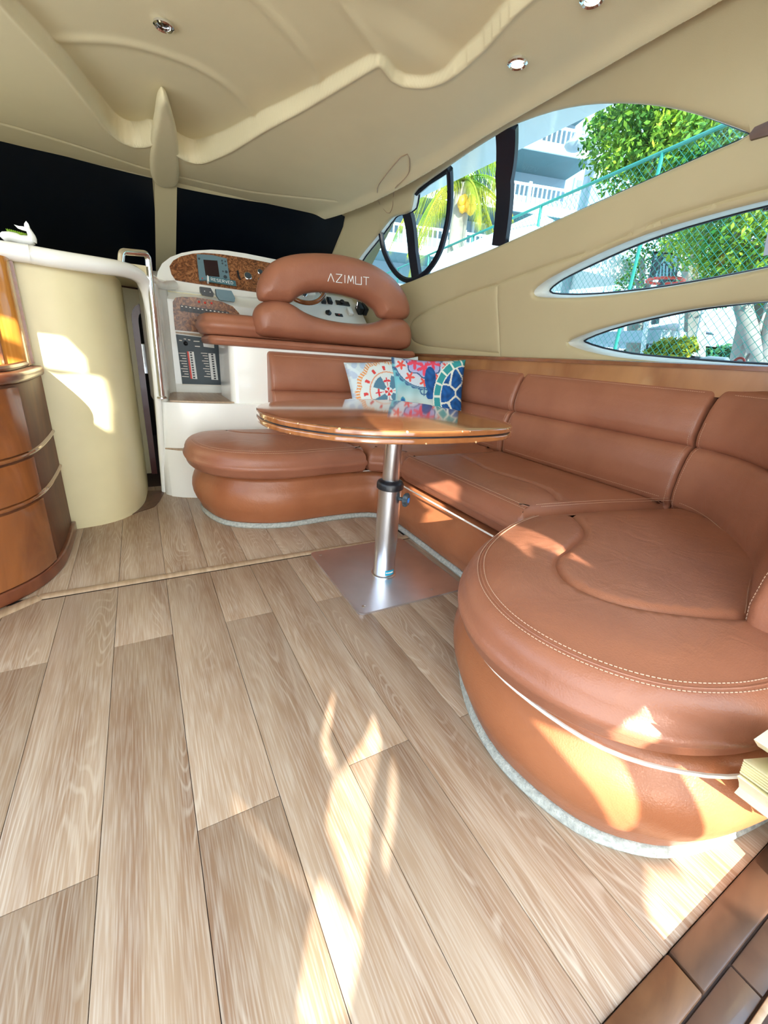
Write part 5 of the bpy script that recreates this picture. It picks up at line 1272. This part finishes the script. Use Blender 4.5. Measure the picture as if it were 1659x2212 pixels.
# --- coconut palm
def frond(o, dirv, L, droop, name, parent, rng, mat='palm'):
    dirv = np.array(dirv, float); dirv /= np.linalg.norm(dirv); P = []
    for k in range(13):
        q_ = k/12; P.append(o+dirv*L*q_*(1-.25*q_)+np.array([0, 0, -droop*L*q_**2]))
    mb = MB(); mb.tube(P, [.022*(1-.8*k/12)+.003 for k in range(13)], 5)
    PP = resample(P, L/44, False)
    for i in range(3, len(PP)-1):
        t = PP[i+1]-PP[i]; t /= np.linalg.norm(t)+1e-9; s_ = np.cross(t, [0, 0, 1.]); s_ /= np.linalg.norm(s_)+1e-9; ll = .55*L*.5*math.sin(PI*min(1, .12+.86*i/len(PP)))+.05
        for sg in (1, -1):
            e = PP[i]+(s_*sg*.35+t*.35)*ll+np.array([0, 0, -ll*rng.uniform(.6, .95)]); m_ = PP[i]+(s_*sg*.30+t*.2)*ll*.6+np.array([0, 0, -ll*.2]); w_ = t*.011
            n = len(mb.v); mb.v += [tuple(PP[i]-w_), tuple(PP[i]+w_), tuple(m_+w_), tuple(e), tuple(m_-w_)]; mb.f.append((n, n+1, n+2, n+3, n+4))
    return mb.build(name, M[mat], parent, smooth=False)
rg = random.Random(11)
pc_ = far(1002, 400, 10.5); pbs = far(985, 640, 10.5)*np.array([1, 1, 0])+np.array([0, 0, -.7])
PT = thing('coconut_palm', 'coconut palm with drooping yellow-green fronds and orange nuts', 'tree', pbs)
MB().tube(catmull([pbs, (pbs*.5+pc_*.5)+np.array([-.1, 0, 0]), pc_], False, .5), [.20]*1+[.17]*60 if False else .17, 12).build('trunk', M['palm_trunk'], PT)
for k in range(13):
    a = 2*PI*k/13+rg.uniform(-.15, .15); e = rg.choice([.9, .45, .1, -.2]); frond(pc_+np.array([0, 0, .1]), (math.cos(a), math.sin(a), e), rg.uniform(1.5, 2.0), rg.uniform(.45, .85), 'frond', PT, rg, 'palm' if e < .5 else 'leaf2')
for k in range(16):
    a = rg.uniform(0, 2*PI); p = far(1006+rg.uniform(-10, 14), 442+rg.uniform(-14, 14), 10.2+rg.uniform(-.1, .1)); MB().lathe(p, [(.01, -.10), (.06, -.07), (.085, 0), (.06, .07), (.01, .10)], 10).build('coconut', M['coconut'], PT)
# --- basketball hoop
hc = far(1428, 575, 7.4); HP = thing('basketball_hoop', 'basketball backboard with an orange rim behind the fence', 'hoop', far(1440, 700, 7.4)*np.array([1, 1, 0])+np.array([0, 0, -.7]))
def hp(px, py): return far(px, py, 7.4)
fr_ = [hp(1413, 545), hp(1468, 550), hp(1458, 607), hp(1404, 600)]
MB().ext(fr_, (.03, .03, 0)).build('backboard', M['glass'], HP)
MB().tube(fr_, .022, 6, closed=True).build('board_frame', M['slate'], HP)
MB().tube([hp(1414, 600), hp(1416, 575), hp(1428, 556), hp(1444, 556), hp(1454, 575), hp(1452, 604)], .014, 6).build('arch_marking', M['slate'], HP)
MB().tube([hp(1422, 597), hp(1425, 575), hp(1435, 566), hp(1446, 576), hp(1445, 600)], .012, 6).build('arch_marking', M['slate'], HP)
for a in (1430, 1437): MB().tube([hp(a, 596), hp(a+1, 572)], .01, 6).build('arch_marking', M['slate'], HP)
rc = hp(1442, 610)+np.array([-.22, -.1, -.02]); MB().tube([rc+np.array([.22*math.cos(a), .22*math.sin(a), 0]) for a in np.linspace(0, 2*PI, 20, endpoint=False)], .018, 6, closed=True).build('rim', M['red'], HP)
MB().tube([hp(1432, 604), hp(1420, 640), hp(1415, 700)], .05, 8).build('pole', M['slate'], HP)
# --- low pavilion, hedge, leaning poles, bush, pale tree trunks seen in the lowest window
PV = thing('pavilion', 'long low grey pavilion roof behind the lowest window', 'building', far(1500, 760, 11)*np.array([1, 1, 0])+np.array([0, 0, -.7]))
p0_, p1_ = far(1372, 738, 11), far(1640, 738, 9.4); nn_ = np.cross((p1_-p0_), [0, 0, 1.]); nn_ /= np.linalg.norm(nn_)
p1_[2] = p0_[2]; MB().ext([p0_, p1_, p1_-np.array([0, 0, .16]), p0_-np.array([0, 0, .16])], nn_*2).build('roof', M['bldg'], PV)
for q_ in (.05, .35, .65, .95): c_ = p0_+(p1_-p0_)*q_; MB().tube([c_*np.array([1, 1, 0])+np.array([0, 0, -.7]), c_-np.array([0, 0, .05])], .06, 8).build('post', M['bldg_dark'], PV)
hb = [blob(1380+k*22, 772, 8.8, .26) for k in range(16)]; V, F_l = leafcloud(np.random.RandomState(8), hb, 3500, .05)
HG = thing('hedge', 'dark green clipped hedge behind the fence, low in the lowest window', 'hedge', far(1500, 800, 8.8)*np.array([1, 1, 0])+np.array([0, 0, -.7])); part('foliage', V, F_l, M['hedge'], HG, smooth=False, kind='stuff')
bx_ = far(1500, 790, 8.8); MB().ext([far(1372, 800, 8.8), far(1720, 800, 8.8), far(1720, 772, 8.8), far(1372, 772, 8.8)], (0, .3, 0)).build('hedge_body', M['hedge'], HG)
BS = thing('yellow_bush', 'yellow-green spiky bush in the middle of the lowest window', 'bush', far(1455, 790, 7.6)*np.array([1, 1, 0])+np.array([0, 0, -.7]))
V, F_l = leafcloud(np.random.RandomState(9), [blob(1440, 755, 7.6, .20), blob(1475, 752, 7.6, .17), blob(1415, 765, 7.6, .14)], 900, .07); part('foliage', V, F_l, M['palm'], BS, smooth=False, kind='stuff')
MB().tube([far(1455, 790, 7.6)*np.array([1, 1, 0])+np.array([0, 0, -.7]), far(1455, 760, 7.6)], .04, 6).build('stem', M['bark'], BS)
for k, (a, b, c_, d_, lb) in enumerate([(1385, 790, 1396, 700, 'slim grey pole, leftmost of the poles in the lowest window'), (1468, 790, 1472, 690, 'upright grey pole behind the yellow bush'), (1492, 790, 1516, 690, 'leaning grey pole right of the yellow bush')]):
    q0 = far(a, b, 7.9); q1 = far(c_, d_, 7.9); PO = thing('mast_pole', lb, 'pole', q0); MB().tube([q0+(q0-q1)*.7, q1+(q1-q0)*.5], .035, 8).build('shaft', M['concrete'], PO)
for k, (L_, lb) in enumerate([([(1650, 800), (1628, 740), (1612, 690), (1600, 640)], 'pale curving tree trunk at the right end of the lowest window'), ([(1650, 800), (1662, 740), (1672, 690), (1690, 640)], 'second pale trunk forking right at the photo edge')]):
    PK = thing('bare_trunk', lb, 'tree', far(*L_[0], 6.3)); MB().tube(catmull([far(*p, 6.3) for p in L_], False, .1), .085, 10).build('trunk', M['bark'], PK)
UM = thing('thatched_umbrella', 'wide flat shade umbrella beyond the mesh in the lowest window', 'umbrella', far(1472, 730, 9.6)); uc = far(1456, 705, 9.6)
MB().lathe(uc, [(.62, -.12), (.60, -.10), (.3, -.02), (.03, .05)], 24).build('canopy', M['slate'], UM); MB().tube([uc, uc*np.array([1, 1, 0])+np.array([0, 0, -.7])], .035, 6).build('pole', M['slate'], UM)
TP = thing('blue_tarp', 'bright blue tarpaulin at the forward tip of the middle window', 'tarp', far(1180, 625, 7.5)); MB().ext([far(*p, 7.5) for p in ((1150, 640), (1190, 645), (1184, 608), (1165, 600), (1150, 615))], (.05, .1, 0)).build('sheet', M['bluecap'], TP)
# --- side deck just outside and the gear lying on it
MB().box((2.62, 1.4, .975), (.62, 4.6, .05)).struct('floor_side_deck', M['gel'])
FN = thing('life_raft_case', 'white case with red lettering on the side deck outside the lowest window', 'case', onX(1440, 780, 2.42))
def sx_(px, py, x=2.42): return onX(px, py, x)
MB().ext([sx_(*p) for p in ((1376, 790), (1376, 775), (1400, 771), (1490, 773), (1490, 800), (1376, 800))], (.16, 0, 0)).build('case', M['white'], FN)
MB().ext([sx_(*p, 2.418) for p in ((1432, 774), (1488, 774), (1486, 782), (1430, 781))], (.004, 0, 0)).build('red_band', M['red'], FN)
for k in range(5): MB().ext([sx_(1438+k*10, 776, 2.4165), sx_(1444+k*10, 776, 2.4165), sx_(1444+k*10, 780, 2.4165), sx_(1438+k*10, 780, 2.4165)], (.001, 0, 0)).build('lettering', M['piping'], FN)
MB().ext([sx_(*p, 2.40) for p in ((1485, 800), (1488, 776), (1494, 768), (1501, 770), (1498, 780), (1496, 800))], (.17, 0, 0)).build('strap', M['black'], FN)
FR = thing('boat_fender', 'white rounded fender beside the red-lettered case outside the window', 'fender', sx_(1540, 785))
MB().tube([sx_(1506, 785, 2.46), sx_(1512, 784, 2.46), sx_(1530, 784, 2.46), sx_(1565, 787, 2.46), sx_(1577, 791, 2.46)], [.012, .026, .033, .033, .012], 14).build('body', M['white'], FR)
BA_ = thing('round_badge', 'round red badge outside beside the white fender', 'badge', sx_(1597, 782)); 
MB().lathe(sx_(1597, 783, 2.42), [(.024, 0), (.024, -.006), (.021, -.008)], 24, axis=(1, 0, 0)).build('disc', M['red'], BA_); MB().lathe(sx_(1597, 783, 2.411), [(.014, 0), (.014, -.001)], 20, axis=(1, 0, 0)).build('emblem', M['white'], BA_)
CL = thing('deck_cleat', 'short grey bar leaning outside the lowest window', 'bar', sx_(1612, 780)); MB().tube([sx_(1606, 785, 2.5), sx_(1621, 763, 2.5)], .007, 8).build('bar', M['bark'], CL)
# notice taped inside the middle window at the right edge
nq = [ys(*p) for p in ((1650, 458), (1720, 442), (1710, 540), (1632, 554))]
NT = thing('window_notice', 'grey printed notice taped in the middle window, cut by the right edge', 'notice', wpt(1650, 500)); 
MB().ext([wall_map(a, b, .055) for a, b in nq], (.003, 0, 0)).build('sheet', M['paper'], NT)
lt = MB()
for a, b in ((1651, 519), (1650, 532), (1649, 545)): lt.ext([wall_map(*ys(x_, y_), .0535) for x_, y_ in ((a, b), (a+30, b-5), (a+30, b-3), (a, b+2))], (.001, 0, 0))
lt.build('lettering', M['slate'], NT, kind='stuff')
for a, b in ((1420, 506), (1640, 449)): MB().lathe(wall_map(*ys(a, b+4), .045), [(.008, -.004), (.008, .004)], 10).build('stud', M['black'], WIN2OBJ)
